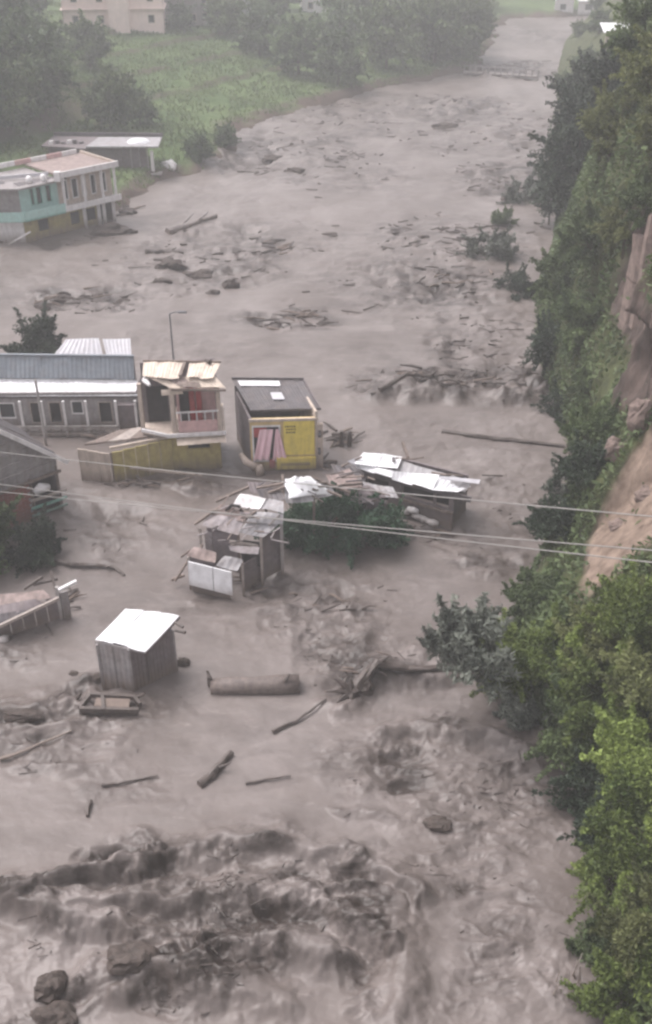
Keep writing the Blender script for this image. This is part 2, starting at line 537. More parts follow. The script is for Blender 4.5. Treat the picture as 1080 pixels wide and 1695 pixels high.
def make_water():
    ys = [9.0]
    while ys[-1] < 330:
        ys.append(ys[-1] + max(0.05, 0.0021 * ys[-1] + 0.000016 * ys[-1] ** 2))
    ys = np.array(ys)
    nx = 640
    s = np.linspace(-1, 1, nx)
    Y = np.repeat(ys[:, None], nx, 1)
    half = 0.46 * Y + 5.0
    X = s[None, :] * half - 0.02 * Y
    h, m, rid, patch = water_height(X, Y, True)
    V = np.stack([X, Y, h], -1).reshape(-1, 3)
    r, c = len(ys), nx
    i = np.arange((r - 1) * (c - 1))
    a = (i // (c - 1)) * c + i % (c - 1)
    F = np.stack([a, a + 1, a + c + 1, a + c], -1)
    churn_shade = np.clip(m * (0.30 + 0.80 * patch), 0, 1)  # mask for the dark silt and the painted shade of wave faces
    me = npmesh('flood_water', V, F, None, {'churn_shade': churn_shade, 'crest': rid * np.clip(m * 2, 0, 1)}, True)
    mt, nt, b = new_mat('muddy_water')
    N, L = nt.nodes, nt.links
    ge = N.new('ShaderNodeNewGeometry')
    def noise(scale, det, mp=None, rough=0.6, dist=0.0):
        n = N.new('ShaderNodeTexNoise')
        n.inputs['Scale'].default_value = scale
        n.inputs['Detail'].default_value = det
        n.inputs['Roughness'].default_value = rough
        n.inputs['Distortion'].default_value = dist
        if mp:
            k = N.new('ShaderNodeMapping')
            k.inputs['Scale'].default_value = mp
            k.inputs['Rotation'].default_value = (0, 0, 0.35)
            L.new(ge.outputs['Position'], k.inputs['Vector'])
            L.new(k.outputs['Vector'], n.inputs['Vector'])
        else:
            L.new(ge.outputs['Position'], n.inputs['Vector'])
        return n
    n1 = noise(0.22, 5, (1.0, 0.6, 1), 0.6, 0.6)
    base = N.new('ShaderNodeValToRGB')
    base.color_ramp.elements[0].position, base.color_ramp.elements[1].position = 0.35, 0.66
    base.color_ramp.elements[0].color = (0.126, 0.104, 0.094, 1)
    base.color_ramp.elements[1].color = (0.186, 0.160, 0.150, 1)
    L.new(n1.outputs['Fac'], base.inputs['Fac'])
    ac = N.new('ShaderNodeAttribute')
    ac.attribute_name = 'churn_shade'
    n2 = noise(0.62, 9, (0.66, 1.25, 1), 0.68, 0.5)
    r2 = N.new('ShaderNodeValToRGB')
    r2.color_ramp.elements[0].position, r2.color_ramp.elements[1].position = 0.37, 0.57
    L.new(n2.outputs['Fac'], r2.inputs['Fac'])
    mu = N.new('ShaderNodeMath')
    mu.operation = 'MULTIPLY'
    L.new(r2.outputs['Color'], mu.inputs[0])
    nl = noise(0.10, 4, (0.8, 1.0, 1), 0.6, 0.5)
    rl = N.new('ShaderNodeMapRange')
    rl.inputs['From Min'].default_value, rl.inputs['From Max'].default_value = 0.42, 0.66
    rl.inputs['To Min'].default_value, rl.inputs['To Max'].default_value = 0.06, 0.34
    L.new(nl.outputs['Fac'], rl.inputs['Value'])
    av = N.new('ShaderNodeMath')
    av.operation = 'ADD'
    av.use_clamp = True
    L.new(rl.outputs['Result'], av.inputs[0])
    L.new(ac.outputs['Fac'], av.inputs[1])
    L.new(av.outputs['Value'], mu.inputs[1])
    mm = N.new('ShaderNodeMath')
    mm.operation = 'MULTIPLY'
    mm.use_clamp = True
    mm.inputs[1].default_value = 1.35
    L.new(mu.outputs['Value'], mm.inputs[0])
    mx = N.new('ShaderNodeMix')                                      # silt and litter, plus wave-face shade painted into the churned water's colour
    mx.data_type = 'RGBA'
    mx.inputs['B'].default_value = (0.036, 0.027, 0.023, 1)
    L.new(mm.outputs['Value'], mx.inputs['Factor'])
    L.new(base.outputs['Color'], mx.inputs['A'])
    n3 = noise(1.3, 6, (0.5, 1.5, 1), 0.7, 0.8)
    r3 = N.new('ShaderNodeValToRGB')
    r3.color_ramp.elements[0].position, r3.color_ramp.elements[1].position = 0.60, 0.74
    r3.color_ramp.elements[1].color = (0.4, 0.4, 0.4, 1)
    L.new(n3.outputs['Fac'], r3.inputs['Fac'])
    mf = N.new('ShaderNodeMix')                                      # thin tan froth
    mf.data_type = 'RGBA'
    mf.inputs['B'].default_value = (0.29, 0.255, 0.24, 1)
    L.new(r3.outputs['Color'], mf.inputs['Factor'])
    L.new(mx.outputs['Result'], mf.inputs['A'])
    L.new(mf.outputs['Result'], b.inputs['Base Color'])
    b.inputs['Roughness'].default_value = 0.46
    b.inputs['Specular IOR Level'].default_value = 0.7
    b.inputs['IOR'].default_value = 1.33
    n4 = noise(2.6, 5, (0.8, 1.3, 1), 0.6, 0.5)
    bp = N.new('ShaderNodeBump')
    bp.inputs['Strength'].default_value = 0.22
    bp.inputs['Distance'].default_value = 0.10
    L.new(n4.outputs['Fac'], bp.inputs['Height'])
    L.new(bp.outputs['Normal'], b.inputs['Normal'])
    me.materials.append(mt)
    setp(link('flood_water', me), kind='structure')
make_water()

def wz(p):
    return float(water_height(np.array([p.x]), np.array([p.y]))[0])

# ------------------------------------------------------------------ land
def soil_mat():
    m, nt, b = new_mat('valley_soil')
    N, L = nt.nodes, nt.links
    ge = N.new('ShaderNodeNewGeometry')
    n = N.new('ShaderNodeTexNoise')
    n.inputs['Scale'].default_value = 0.18
    n.inputs['Detail'].default_value = 8
    n.inputs['Roughness'].default_value = 0.65
    L.new(ge.outputs['Position'], n.inputs['Vector'])
    r = N.new('ShaderNodeValToRGB')
    r.color_ramp.elements[0].position, r.color_ramp.elements[1].position = 0.35, 0.68
    r.color_ramp.elements[0].color = (0.048, 0.078, 0.030, 1)
    r.color_ramp.elements[1].color = (0.110, 0.150, 0.062, 1)
    L.new(n.outputs['Fac'], r.inputs['Fac'])
    at = N.new('ShaderNodeAttribute')
    at.attribute_name = 'bare'
    mx = N.new('ShaderNodeMix')
    mx.data_type = 'RGBA'
    mx.inputs['B'].default_value = (0.10, 0.075, 0.062, 1)
    L.new(at.outputs['Fac'], mx.inputs['Factor'])
    L.new(r.outputs['Color'], mx.inputs['A'])
    L.new(mx.outputs['Result'], b.inputs['Base Color'])
    b.inputs['Roughness'].default_value = 0.95
    b.inputs['Specular IOR Level'].default_value = 0.1
    bp = N.new('ShaderNodeBump')
    bp.inputs['Strength'].default_value = 0.6
    bp.inputs['Distance'].default_value = 0.3
    n2 = N.new('ShaderNodeTexNoise')
    n2.inputs['Scale'].default_value = 1.2
    n2.inputs['Detail'].default_value = 6
    L.new(ge.outputs['Position'], n2.inputs['Vector'])
    L.new(n2.outputs['Fac'], bp.inputs['Height'])
    L.new(bp.outputs['Normal'], b.inputs['Normal'])
    return m

def make_left_land():
    xs = np.concatenate([np.linspace(-190, -60, 60, endpoint=False), np.linspace(-60, 60, 260, endpoint=False), np.linspace(60, 200, 60)])
    ys = np.concatenate([np.linspace(45, 190, 300, endpoint=False), np.linspace(190, 420, 130)])
    X, Y = np.meshgrid(xs, ys)
    d = poly_dist(X, Y, L_SHORE)
    Z = left_land(X, Y)
    gy, gx = np.gradient(Z, ys, xs)
    slope = np.hypot(gx, gy)
    bare = np.clip((slope - 0.35) * 2, 0, 0.75) * (d < 70) + np.clip(1 - np.abs(d) / 3.0, 0, 1) * 0.8
    bare = np.clip(bare * (0.6 + 0.8 * vnoise(X * 0.4, Y * 0.4, 3)), 0, 1)
    V = np.stack([X, Y, Z], -1).reshape(-1, 3)
    r, c = X.shape
    i = np.arange((r - 1) * (c - 1))
    a = (i // (c - 1)) * c + i % (c - 1)
    F = np.stack([a, a + 1, a + c + 1, a + c], -1)
    setp(link('valley_floor', npmesh('valley_floor', V, F, soil_mat(), {'bare': bare}, True)), kind='structure')
make_left_land()

# ground sheet far below everything, out to the horizon
g = MB()
g.add([(-700, -400, -4), (700, -400, -4), (700, 1000, -4), (-700, 1000, -4)], [(0, 1, 2, 3)])
setp(g.build('ground', mat('deep_mud', (0.16, 0.13, 0.115), 0.9, 0.2, 0.05, 0)), kind='structure')

NEAR = ([0, 0.9, 2.8, 5.5, 9, 14, 30, 70], [-1.5, 0.9, 3.4, 6.6, 10.5, 15, 27, 38])
CLIFF = ([0, 0.5, 1.2, 2.1, 3.1, 4.6, 9, 30, 70], [-1.5, 2.6, 6.6, 10.6, 14.6, 18.5, 24, 33, 38])
FARP = ([0, 1.0, 3.0, 8, 20, 40, 70], [-1.5, 1.2, 3.4, 8.5, 19, 31, 38])
def bank_z(y, dx):
    zn, zc, zf = np.interp(dx, *NEAR), np.interp(dx, *CLIFF), np.interp(dx, *FARP)
    wc = np.clip((y - 36.5) / 6.0, 0, 1)
    wf = np.clip((y - 66) / 22.0, 0, 1)
    return zn * (1 - wc) + wc * (zc * (1 - wf) + zf * wf)

def bank_point(y, dx):
    rough = np.clip(np.asarray(dx) * 0.5, 0, 1)
    n = fbm(y * 0.33 + dx * 0.2, dx * 0.9 + y * 0.05, 4, 51)
    wc = np.clip((y - 36.5) / 6.0, 0, 1) * np.clip((70 - y) / 12, 0, 1)
    z = bank_z(y, dx)
    fiss = ridged(y * 0.55, z * 0.05 + 3, 3, 63)                     # upright clefts in the rock
    bed = ridged(y * 0.06, z * 0.35, 3, 67)                          # bedding
    x = rshore(y) + dx + n * 0.7 * rough + wc * rough * (0.75 * (fiss - 0.35) + 0.5 * (bed - 0.4) )
    rk = np.clip((y - 37) / 3, 0, 1) * np.clip((58 - y) / 4, 0, 1) * rough
    crag = np.floor(2.2 * (ridged(y * 0.9, z * 0.30, 3, 73) + 0.5 * fbm(y * 2.1, z * 0.8, 3, 75))) / 2.2
    x = x + rk * (0.42 * (crag - 0.4) + 0.16 * fbm(y * 3.1, z * 2.2, 3, 77))
    x = x + rk * 1.1 * np.clip((z - 5.2) / 1.2, 0, 1) * np.clip((11.4 - z) / 0.5, 0, 1)
    return x, z + n * 0.5 * rough

def rock_mat():
    m, nt, b = new_mat('cliff_ground')
    N, L = nt.nodes, nt.links
    ge = N.new('ShaderNodeNewGeometry')
    def noise(scale, mp, det=7):
        k = N.new('ShaderNodeMapping')
        k.inputs['Scale'].default_value = mp
        L.new(ge.outputs['Position'], k.inputs['Vector'])
        n = N.new('ShaderNodeTexNoise')
        n.inputs['Scale'].default_value = scale
        n.inputs['Detail'].default_value = det
        n.inputs['Roughness'].default_value = 0.65
        L.new(k.outputs['Vector'], n.inputs['Vector'])
        return n
    def ramp(n, p0, c0, p1, c1):
        r = N.new('ShaderNodeValToRGB')
        r.color_ramp.elements[0].position, r.color_ramp.elements[1].position = p0, p1
        r.color_ramp.elements[0].color, r.color_ramp.elements[1].color = (*c0, 1), (*c1, 1)
        L.new(n.outputs['Fac'], r.inputs['Fac'])
        return r
    nr = noise(0.9, (1.5, 1.5, 0.35))
    rock = ramp(nr, 0.38, (0.045, 0.035, 0.031), 0.76, (0.15, 0.112, 0.098))
    ne = noise(1.5, (1.2, 1.2, 0.45), 9)
    earth = ramp(ne, 0.35, (0.11, 0.080, 0.062), 0.68, (0.26, 0.198, 0.158))
    ng = noise(1.2, (1, 1, 1))
    green = ramp(ng, 0.38, (0.035, 0.040, 0.020), 0.66, (0.080, 0.092, 0.038))
    out = green.outputs['Color']
    for an, c in (('rocky', rock), ('earthy', earth)):
        at = N.new('ShaderNodeAttribute')
        at.attribute_name = an
        mx = N.new('ShaderNodeMix')
        mx.data_type = 'RGBA'
        L.new(at.outputs['Fac'], mx.inputs['Factor'])
        L.new(out, mx.inputs['A'])
        L.new(c.outputs['Color'], mx.inputs['B'])
        out = mx.outputs['Result']
    L.new(out, b.inputs['Base Color'])
    b.inputs['Roughness'].default_value = 0.9
    b.inputs['Specular IOR Level'].default_value = 0.15
    bp = N.new('ShaderNodeBump')
    bp.inputs['Strength'].default_value = 0.8
    bp.inputs['Distance'].default_value = 0.15
    L.new(nr.outputs['Fac'], bp.inputs['Height'])
    L.new(bp.outputs['Normal'], b.inputs['Normal'])
    return m

def zone(y, dx):
    z = bank_z(y, dx)
    w = fbm(y * 0.4, dx * 0.6, 3, 71) * 2
    rocky = np.clip((y - 38.0 + w * .4) / 0.8, 0, 1) * np.clip((57.0 - y + w) / 2, 0, 1) * np.clip((dx - 1.12 + w * .15) / 0.3, 0, 1) * np.clip((z - 6.6 + w * .4) / 0.8, 0, 1) * np.clip((13.4 - z + w * .6) / 1.0, 0, 1)
    earthy = np.clip((y - 31.6 + w * .4) / 1.0, 0, 1) * np.clip((38.8 - y + w * .3) / 0.8, 0, 1) * np.clip((dx - 3.0 + w * .3) / 0.5, 0, 1) * np.clip((6.8 - dx + w * .3) / 0.8, 0, 1)
    return rocky, earthy

def make_right_bank():
    ys = np.concatenate([np.arange(-40, 14, 1.5), np.arange(14, 30, 0.3), np.arange(30, 66, 0.13), np.arange(66, 110, 0.5), np.arange(110, 330, 3)])
    dxs = np.concatenate([np.linspace(0, 6, 90), np.linspace(6.2, 16, 40), np.linspace(17, 70, 30)])
    D, Y = np.meshgrid(dxs, ys)
    X, Z = bank_point(Y, D)
    rk, er = zone(Y, D)
    V = np.stack([X, Y, Z], -1).reshape(-1, 3)
    r, c = X.shape
    i = np.arange((r - 1) * (c - 1))
    a = (i // (c - 1)) * c + i % (c - 1)
    F = np.stack([a, a + 1, a + c + 1, a + c], -1)
    setp(link('cliff_bank', npmesh('cliff_bank', V, F, rock_mat(), {'rocky': rk, 'earthy': er}, True)), kind='structure')
make_right_bank()

# ------------------------------------------------------------------ foliage
def leaf_mesh(name, centers, dirs, tint, length, width, mt):
    n = len(centers)
    d = dirs / np.linalg.norm(dirs, axis=1, keepdims=True)
    r = rng.normal(size=(n, 3))
    s = np.cross(d, r)
    s /= np.linalg.norm(s, axis=1, keepdims=True) + 1e-9
    nn = np.cross(s, d)
    L = (length * (0.6 + 0.8 * rng.random(n)))[:, None]
    Wd = (width * (0.6 + 0.8 * rng.random(n)))[:, None]
    a = centers - d * L * 0.5
    b = centers + s * Wd * 0.5 + nn * Wd * 0.18
    c = centers + d * L * 0.5 - nn * L * 0.12
    e = centers - s * Wd * 0.5 + nn * Wd * 0.18
    V = np.stack([a, b, c, e], 1).reshape(-1, 3)
    F = np.arange(4 * n).reshape(n, 4)
    return npmesh(name, V, F, mt, {'tint': np.repeat(np.clip(tint, 0, 1), 4)})

def crown_pts(n, rad, clumps, cr, seed, low=-0.5, droop=0.0):
    """leaf centres gathered in clumps spread unevenly through an ellipsoid"""
    g = np.random.default_rng(seed)
    cc = g.normal(size=(clumps * 4, 3))
    cc /= np.linalg.norm(cc, axis=1, keepdims=True)
    cc *= (g.random((len(cc), 1)) ** 0.35)
    cc = cc[cc[:, 2] > low][:clumps]
    k = len(cc)
    crr = cr * (0.55 + 0.9 * g.random(k))
    idx = g.integers(0, k, n)
    o = g.normal(size=(n, 3))
    o /= np.linalg.norm(o, axis=1, keepdims=True)
    o *= (g.random((n, 1)) ** 0.45)
    ctr = cc[idx] * np.array(rad) + o * crr[idx][:, None] * np.array([1, 1, 0.8])
    sh = g.random(n) < 0.22                                          # leaves along shoots that stand out of the clumps
    sdir = cc + g.normal(size=(k, 3)) * 0.35 + np.array([0, 0, 0.25])
    sdir /= np.linalg.norm(sdir, axis=1, keepdims=True)
    run = (g.random((n, 1)) * 1.5 + 0.4) * crr[idx][:, None]
    shoot = cc[idx] * np.array(rad) + sdir[idx] * run + g.normal(size=(n, 3)) * cr * 0.10
    ctr = np.where(sh[:, None], shoot, ctr)
    ctr[:, 2] -= droop * np.hypot(ctr[:, 0], ctr[:, 1])
    tk = g.random(k)
    tint = 0.62 * tk[idx] + 0.38 * g.random(n)
    dirs = o + g.normal(size=(n, 3)) * 0.7 + np.array([0, 0, 0.15])
    return ctr, dirs, tint, cc * np.array(rad)

PROTO = {}
def plant_proto(key, mt, n, rad, clumps, cr, leaf, wid, seed, height, low=-0.5, trunk_r=0.12, droop=0.0):
    """crown centred at z=height over a branching trunk that starts at z=-0.6; returns (crown mesh, trunk mesh)"""
    ctr, dirs, tint, cc = crown_pts(n, rad, clumps, cr, seed, low, droop)
    ctr[:, 2] += height
    crown = leaf_mesh(key + '_crown', ctr, dirs, tint, leaf, wid, mt)
    mb = MB()
    random.seed(seed)
    fork = Vector((random.uniform(-.1, .1), random.uniform(-.1, .1), height * 0.45))
    mb.tube([(0, 0, -0.6), (0.04, 0.02, height * 0.2), fork], [trunk_r, trunk_r * 0.85, trunk_r * 0.7], 7)
    for c in cc[:: max(1, len(cc) // 9)]:
        e = Vector((c[0], c[1], c[2] + height)) * 0.9
        mid = lerp(fork, e, 0.5) + Vector((random.uniform(-.2, .2), random.uniform(-.2, .2), 0.1))
        mb.tube([fork, mid, e], [trunk_r * 0.55, trunk_r * 0.35, trunk_r * 0.12], 5)
    tm = bpy.data.meshes.new(key + '_trunk')
    tm.from_pydata(mb.v, [], mb.f)
    tm.materials.append(M['bark'])
    PROTO[key] = (crown, tm)

def plant(key, loc, scale, label, cat='tree', name='tree', group=None, rz=None, squash=1.0):
    cm, tm = PROTO[key]
    t = thing(name, loc, label, cat, group)
    rz = random.uniform(0, 6.28) if rz is None else rz
    for nm, me in (('crown', cm), ('trunk', tm)):
        o = link(nm, me, (0, 0, 0), t)
        o.scale = (scale, scale, scale * squash)
        o.rotation_euler = (0, 0, rz)
    return t

plant_proto('shrub_bright', LEAF['bright'], 15000, (1.25, 1.25, 0.95), 30, 0.42, 0.125, 0.058, 11, 1.05, -0.75, 0.06)
plant_proto('shrub_bright2', LEAF['bright'], 15000, (1.2, 1.3, 1.1), 26, 0.46, 0.135, 0.062, 12, 1.1, -0.75, 0.06)
plant_proto('shrub_olive', LEAF['olive'], 13000, (1.2, 1.1, 1.0), 28, 0.40, 0.12, 0.052, 13, 1.0, -0.75, 0.06)
plant_proto('shrub_mid', LEAF['mid'], 13000, (1.3, 1.2, 1.0), 28, 0.42, 0.125, 0.06, 14, 1.05, -0.75, 0.06)
plant_proto('shrub_grey', LEAF['grey'], 4200, (1.3, 1.2, 0.9), 24, 0.40, 0.30, 0.075, 15, 0.9, -0.7, 0.06)
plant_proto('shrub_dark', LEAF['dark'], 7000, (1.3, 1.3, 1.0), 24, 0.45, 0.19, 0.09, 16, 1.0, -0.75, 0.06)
plant_proto('tree_dark', LEAF['dark'], 12000, (2.6, 2.6, 5.2), 60, 0.95, 0.36, 0.2, 21, 6.6, -0.9, 0.22)
plant_proto('tree_mid', LEAF['mid'], 12000, (3.0, 3.0, 3.2), 48, 0.95, 0.38, 0.22, 22, 4.6, -0.8, 0.22)
plant_proto('tree_far', LEAF['far'], 5000, (3.2, 3.2, 3.4), 40, 1.15, 0.62, 0.4, 23, 4.4, -0.8, 0.25)
plant_proto('tree_far_dark', LEAF['mid'], 5000, (3.3, 3.1, 3.6), 40, 1.15, 0.62, 0.4, 24, 4.6, -0.8, 0.25)
plant_proto('tree_olive', LEAF['olive'], 9000, (1.8, 1.8, 2.2), 40, 0.6, 0.26, 0.13, 25, 3.4, -0.8, 0.12)

def on_bank(px, py, guess):
    """point of the right bank that the photograph shows at px, py (marches along the line of sight)"""
    d = guess * 0.45
    while d < guess * 2.2:
        p = Q(px, py, d)
        dx = p.x - float(rshore(p.y))
        if dx > 0 and float(bank_z(p.y, dx)) >= p.z:
            return p
        d += 0.15
    return Q(px, py, guess)

def on_land(px, py):
    d = 70.0
    while d < 420:
        p = Q(px, py, d)
        if float(left_land(np.array([p.x]), np.array([p.y]))[0]) >= p.z and p.z > -0.5:
            return p
        d += 0.8
    return Q(px, py, 200)

def rect_wall(mb, a, b, z0, z1, holes, th=0.14):
    """wall from a to b with rectangular openings: holes = (s0, s1, h0, h1) in metres along / up"""
    a, b = Vector(a), Vector(b)
    L = math.hypot(b.x - a.x, b.y - a.y)
    d = Vector((b.x - a.x, b.y - a.y, 0)) / L
    xs = sorted({0.0, L, *[max(0, h[0]) for h in holes], *[min(L, h[1]) for h in holes]})
    for s0, s1 in zip(xs[:-1], xs[1:]):
        if s1 - s0 < 1e-4:
            continue
        mid = (s0 + s1) / 2
        cuts = sorted([(h[2], h[3]) for h in holes if h[0] <= mid <= h[1]])
        z = z0
        for c0, c1 in cuts + [(z1, z1)]:
            if c0 - z > 1e-3:
                mb.wall(a + d * s0, a + d * s1, z, c0, th)
            z = c1
    return mb

def along(a, b, s):
    d = (Vector((b.x, b.y, 0)) - Vector((a.x, a.y, 0))).normalized()
    return Vector((a.x, a.y, 0)) + d * s

def pane(name, a, b, s0, s1, h0, h1, mt, parent, inset=0.09):
    p, q = along(a, b, s0), along(a, b, s1)
    d = (q - p).normalized()
    n = Vector((-d.y, d.x, 0)) * inset
    return MB().wall(p + n, q + n, h0, h1, 0.03).build(name, mt, parent)

def frame(name, a, b, s0, s1, h0, h1, mt, parent, w=0.07, out=0.04):
    p, q = along(a, b, s0), along(a, b, s1)
    d = (q - p).normalized()
    n = Vector((-d.y, d.x, 0)) * -out
    mb = MB()
    for c0, c1, e0, e1 in ((0, w, h0, h1), ((q - p).length - w, (q - p).length, h0, h1)):
        mb.wall(p + d * c0 + n, p + d * c1 + n, e0, e1, 0.1)
    mb.wall(p + d * w + n, q - d * w + n, h0, h0 + w, 0.1)
    mb.wall(p + d * w + n, q - d * w + n, h1 - w, h1, 0.1)
    return mb.build(name, mt, parent)

def vwall_sheets(a, b, z0, z1, n, mats, parent, name='wall_sheet', waves=4, amp=0.02):
    for i in range(n):
        p, q = lerp(a, b, i / n), lerp(a, b, (i + 1) / n)
        zt = z1 + random.uniform(-.04, .04)
        e = Vector((0, 0, 0))
        sheet(name, [Vector((p.x, p.y, zt)), Vector((q.x, q.y, zt)), Vector((q.x, q.y, z0)), Vector((p.x, p.y, z0))],
              mats[i % len(mats)], parent, waves=waves, amp=amp, rows=2, sag=0.015)

# ================================================================== the white-roofed shed
def build_shed():
    A, B, C = P(171, 1134), P(222, 1143), P(293, 1109)
    D = A + C - B
    t = thing('tin_shed', (A + B + C + D) / 4, 'small mauve-grey shed with flat white tin roof standing alone in the brown flood', 'shed')
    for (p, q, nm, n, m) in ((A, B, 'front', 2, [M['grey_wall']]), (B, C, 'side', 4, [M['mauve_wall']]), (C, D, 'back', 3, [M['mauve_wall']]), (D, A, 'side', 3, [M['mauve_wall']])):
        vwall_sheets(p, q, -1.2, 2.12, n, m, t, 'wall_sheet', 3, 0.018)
    for p in (A, B, C, D):
        MB().beam(Vector((p.x, p.y, -1.2)), up(p, 2.12), 0.09, 0.09).build('post', M['grey_wall'], t)
    q = [P(208, 1007, 2.38), P(297, 1019, 2.34), P(242, 1077, 2.16), P(158, 1060, 2.20)]
    roof(q, 3, M['white_tin'], t, jit=0.07, waves=5, amp=0.014, sag=0.035)
    MB().beam(q[3] - Vector((0, 0, .09)), q[2] - Vector((0, 0, .09)), 0.07, 0.1).build('eave_beam', M['grey_wall'], t)
    MB().beam(q[2] - Vector((0, 0, .09)), q[1] - Vector((0, 0, .09)), 0.07, 0.1).build('eave_beam', M['mauve_wall'], t)
    MB().tube([P(178, 1066, 2.1), P(176, 1090, 1.4), P(174, 1118, 0.4)], [0.05, 0.06, 0.07]).build('downpipe', M['wet_wood'], t)
    MB().tube([P(290, 1030, 2.25), P(303, 1038, 2.2)], [0.05, 0.07]).build('rafter_end', M['wet_wood'], t)
    MB().tube([P(291, 1044, 1.95), P(307, 1047, 2.0)], [0.05, 0.07]).build('rafter_end', M['wet_wood'], t)
    MB().beam(lerp(B, C, .35) + Vector((0.03, -0.05, 0.2)), lerp(B, C, .35) + Vector((0.03, -0.05, 1.95)), .05, .05).build('batten', M['wet_wood'], t)
build_shed()

# ================================================================== yellow house
def build_yellow():
    A, B = P(417, 779), P(526, 776)                                  # front foot
    BL, BR = P(384, 628, 3.75), P(503, 629, 3.75)
    FL, FR = P(416, 681, 3.3), P(531, 678, 3.3)
    D, C = Vector((BL.x + 0.15, BL.y - 0.1, 0)), Vector((BR.x - 0.15, BR.y - 0.1, 0))
    t = thing('yellow_house', (A + B + C + D) / 4, 'bright yellow and pink shop house with a dark grey roof in the flood', 'house')
    L = (B - A).length
    holes = [(0.10, 1.62, 0.55, 2.75)]
    rect_wall(MB(), A, B, -1.5, 3.12, holes).build('front_wall', M['buff'], t)
    MB().wall(B + Vector((.004, 0, 0)), C, -1.5, 3.5).build('side_wall', M['cream'], t)
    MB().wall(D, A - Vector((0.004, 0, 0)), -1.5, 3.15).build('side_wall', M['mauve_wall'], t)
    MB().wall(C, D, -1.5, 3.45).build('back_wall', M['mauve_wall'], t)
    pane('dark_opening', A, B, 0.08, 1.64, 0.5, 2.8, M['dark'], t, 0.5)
    f = frame('window_frame', A, B, 0.10, 1.62, 0.55, 2.75, M['white_paint'], t, 0.09, 0.05)
    d = (B - A).normalized()
    n = Vector((d.y, -d.x, 0))
    def onf(s, h, out):
        return A + d * s + n * out + Vector((0, 0, h))
    # yellow panel with its lines of lettering
    yp = MB().hexa([onf(1.78, 0.95, .01), onf(L - 0.16, 0.95, .01), onf(L - 0.16, 0.95, .06), onf(1.78, 0.95, .06)],
                   [onf(1.78, 3.0, .01), onf(L - 0.16, 3.0, .01), onf(L - 0.16, 3.0, .06), onf(1.78, 3.0, .06)]).build('yellow_panel', M['yellow'], t)
    for h, s0, s1 in ((2.62, 1.86, 2.42), (2.45, 1.92, 2.44), (2.27, 1.92, 2.40)):
        mb = MB()
        s = s0
        while s < s1:
            w = random.uniform(.05, .11)
            mb.hexa([onf(s, h, .061), onf(s + w, h, .061), onf(s + w, h, .07), onf(s, h, .07)], [onf(s, h + .09, .061), onf(s + w, h + .09, .061), onf(s + w, h + .09, .07), onf(s, h + .09, .07)])
            s += w + .035
        mb.build('lettering', M['ink'], yp)
    # the draped pink cloths
    for s0, s1, b0, b1, h0 in ((0.52, 1.24, 0.14, 0.98, 0.72), (1.36, 1.52, 1.16, 1.94, 0.70)):
        vs, fs, nu, nv = [], [], 12, 8
        for lay in (0, 1):
            for j in range(nv + 1):
                for i in range(nu + 1):
                    u, v = i / nu, j / nv
                    s = (s0 + (s1 - s0) * u) * (1 - v) + (b0 + (b1 - b0) * u) * v
                    vs.append(onf(s, 2.55 * (1 - v) + h0 * v, .12 + .05 * math.sin(u * 15 + v) * (0.4 + v) - lay * .02))
        k, o2 = nu + 1, (nu + 1) * (nv + 1)
        for j in range(nv):
            for i in range(nu):
                q = (j * k + i, (j + 1) * k + i, (j + 1) * k + i + 1, j * k + i + 1)
                fs += [q, tuple(x + o2 for x in reversed(q))]
        MB().add(vs, fs).build('hanging_cloth', M['pink_cloth'], t, True)
    MB().hexa([onf(.16, 2.05, -.02), onf(.9, 2.05, -.02), onf(.9, 2.05, .02), onf(.16, 2.05, .02)], [onf(.16, 2.6, -.02), onf(.9, 2.6, -.02), onf(.9, 2.6, .02), onf(.16, 2.6, .02)]).build('window_pane', M['red'], t)
    MB().hexa([onf(-.05, 3.0, 0), onf(L + .05, 3.0, 0), onf(L + .05, 3.0, .09), onf(-.05, 3.0, .09)], [onf(-.05, 3.14, 0), onf(L + .05, 3.14, 0), onf(L + .05, 3.14, .09), onf(-.05, 3.14, .09)]).build('lintel', M['cream'], t)
    # lower counter board with an inset bar
    cb = MB().hexa([onf(1.38, 0.12, .02), onf(L - .1, 0.12, .02), onf(L - .1, .12, .2), onf(1.38, .12, .2)], [onf(1.38, .82, .02), onf(L - .1, .82, .02), onf(L - .1, .82, .2), onf(1.38, .82, .2)]).build('counter_board', M['yellow'], t)
    MB().hexa([onf(1.62, .36, .2), onf(L - .4, .36, .2), onf(L - .4, .36, .215), onf(1.62, .36, .215)], [onf(1.62, .54, .2), onf(L - .4, .54, .2), onf(L - .4, .54, .215), onf(1.62, .54, .215)]).build('inset_bar', M['olive'], cb)
    MB().hexa([onf(.98, .2, .05), onf(1.28, .2, .05), onf(1.28, .2, .12), onf(.98, .2, .12)], [onf(.98, .72, .05), onf(1.28, .72, .05), onf(1.28, .72, .12), onf(.98, .72, .12)]).build('shutter', M['red'], t)
    MB().hexa([onf(L + .02, 0, 0), onf(L + .3, 0, 0), onf(L + .3, 0, -.28), onf(L + .02, 0, -.28)][::-1], [onf(L + .02, 2.7, 0), onf(L + .3, 2.7, 0), onf(L + .3, 2.7, -.28), onf(L + .02, 2.7, -.28)][::-1]).build('corner_column', M['cream'], t)
    for s, h in ((L + .12, 2.0), (L + .1, .95)):
        MB().tube([onf(s, h, .0), onf(s, h + .2, .14), onf(s, h + .34, .0)], [.08, .1, .08]).build('bracket', M['dark_tin'], t)
    # muddy rags washed over the sill
    mb = MB()
    mb.tube([onf(-.55, 1.15, .1), onf(-.3, .75, .35), onf(.1, .55, .4), onf(.4, .45, .35)], [.1, .18, .2, .14], 8, .5)
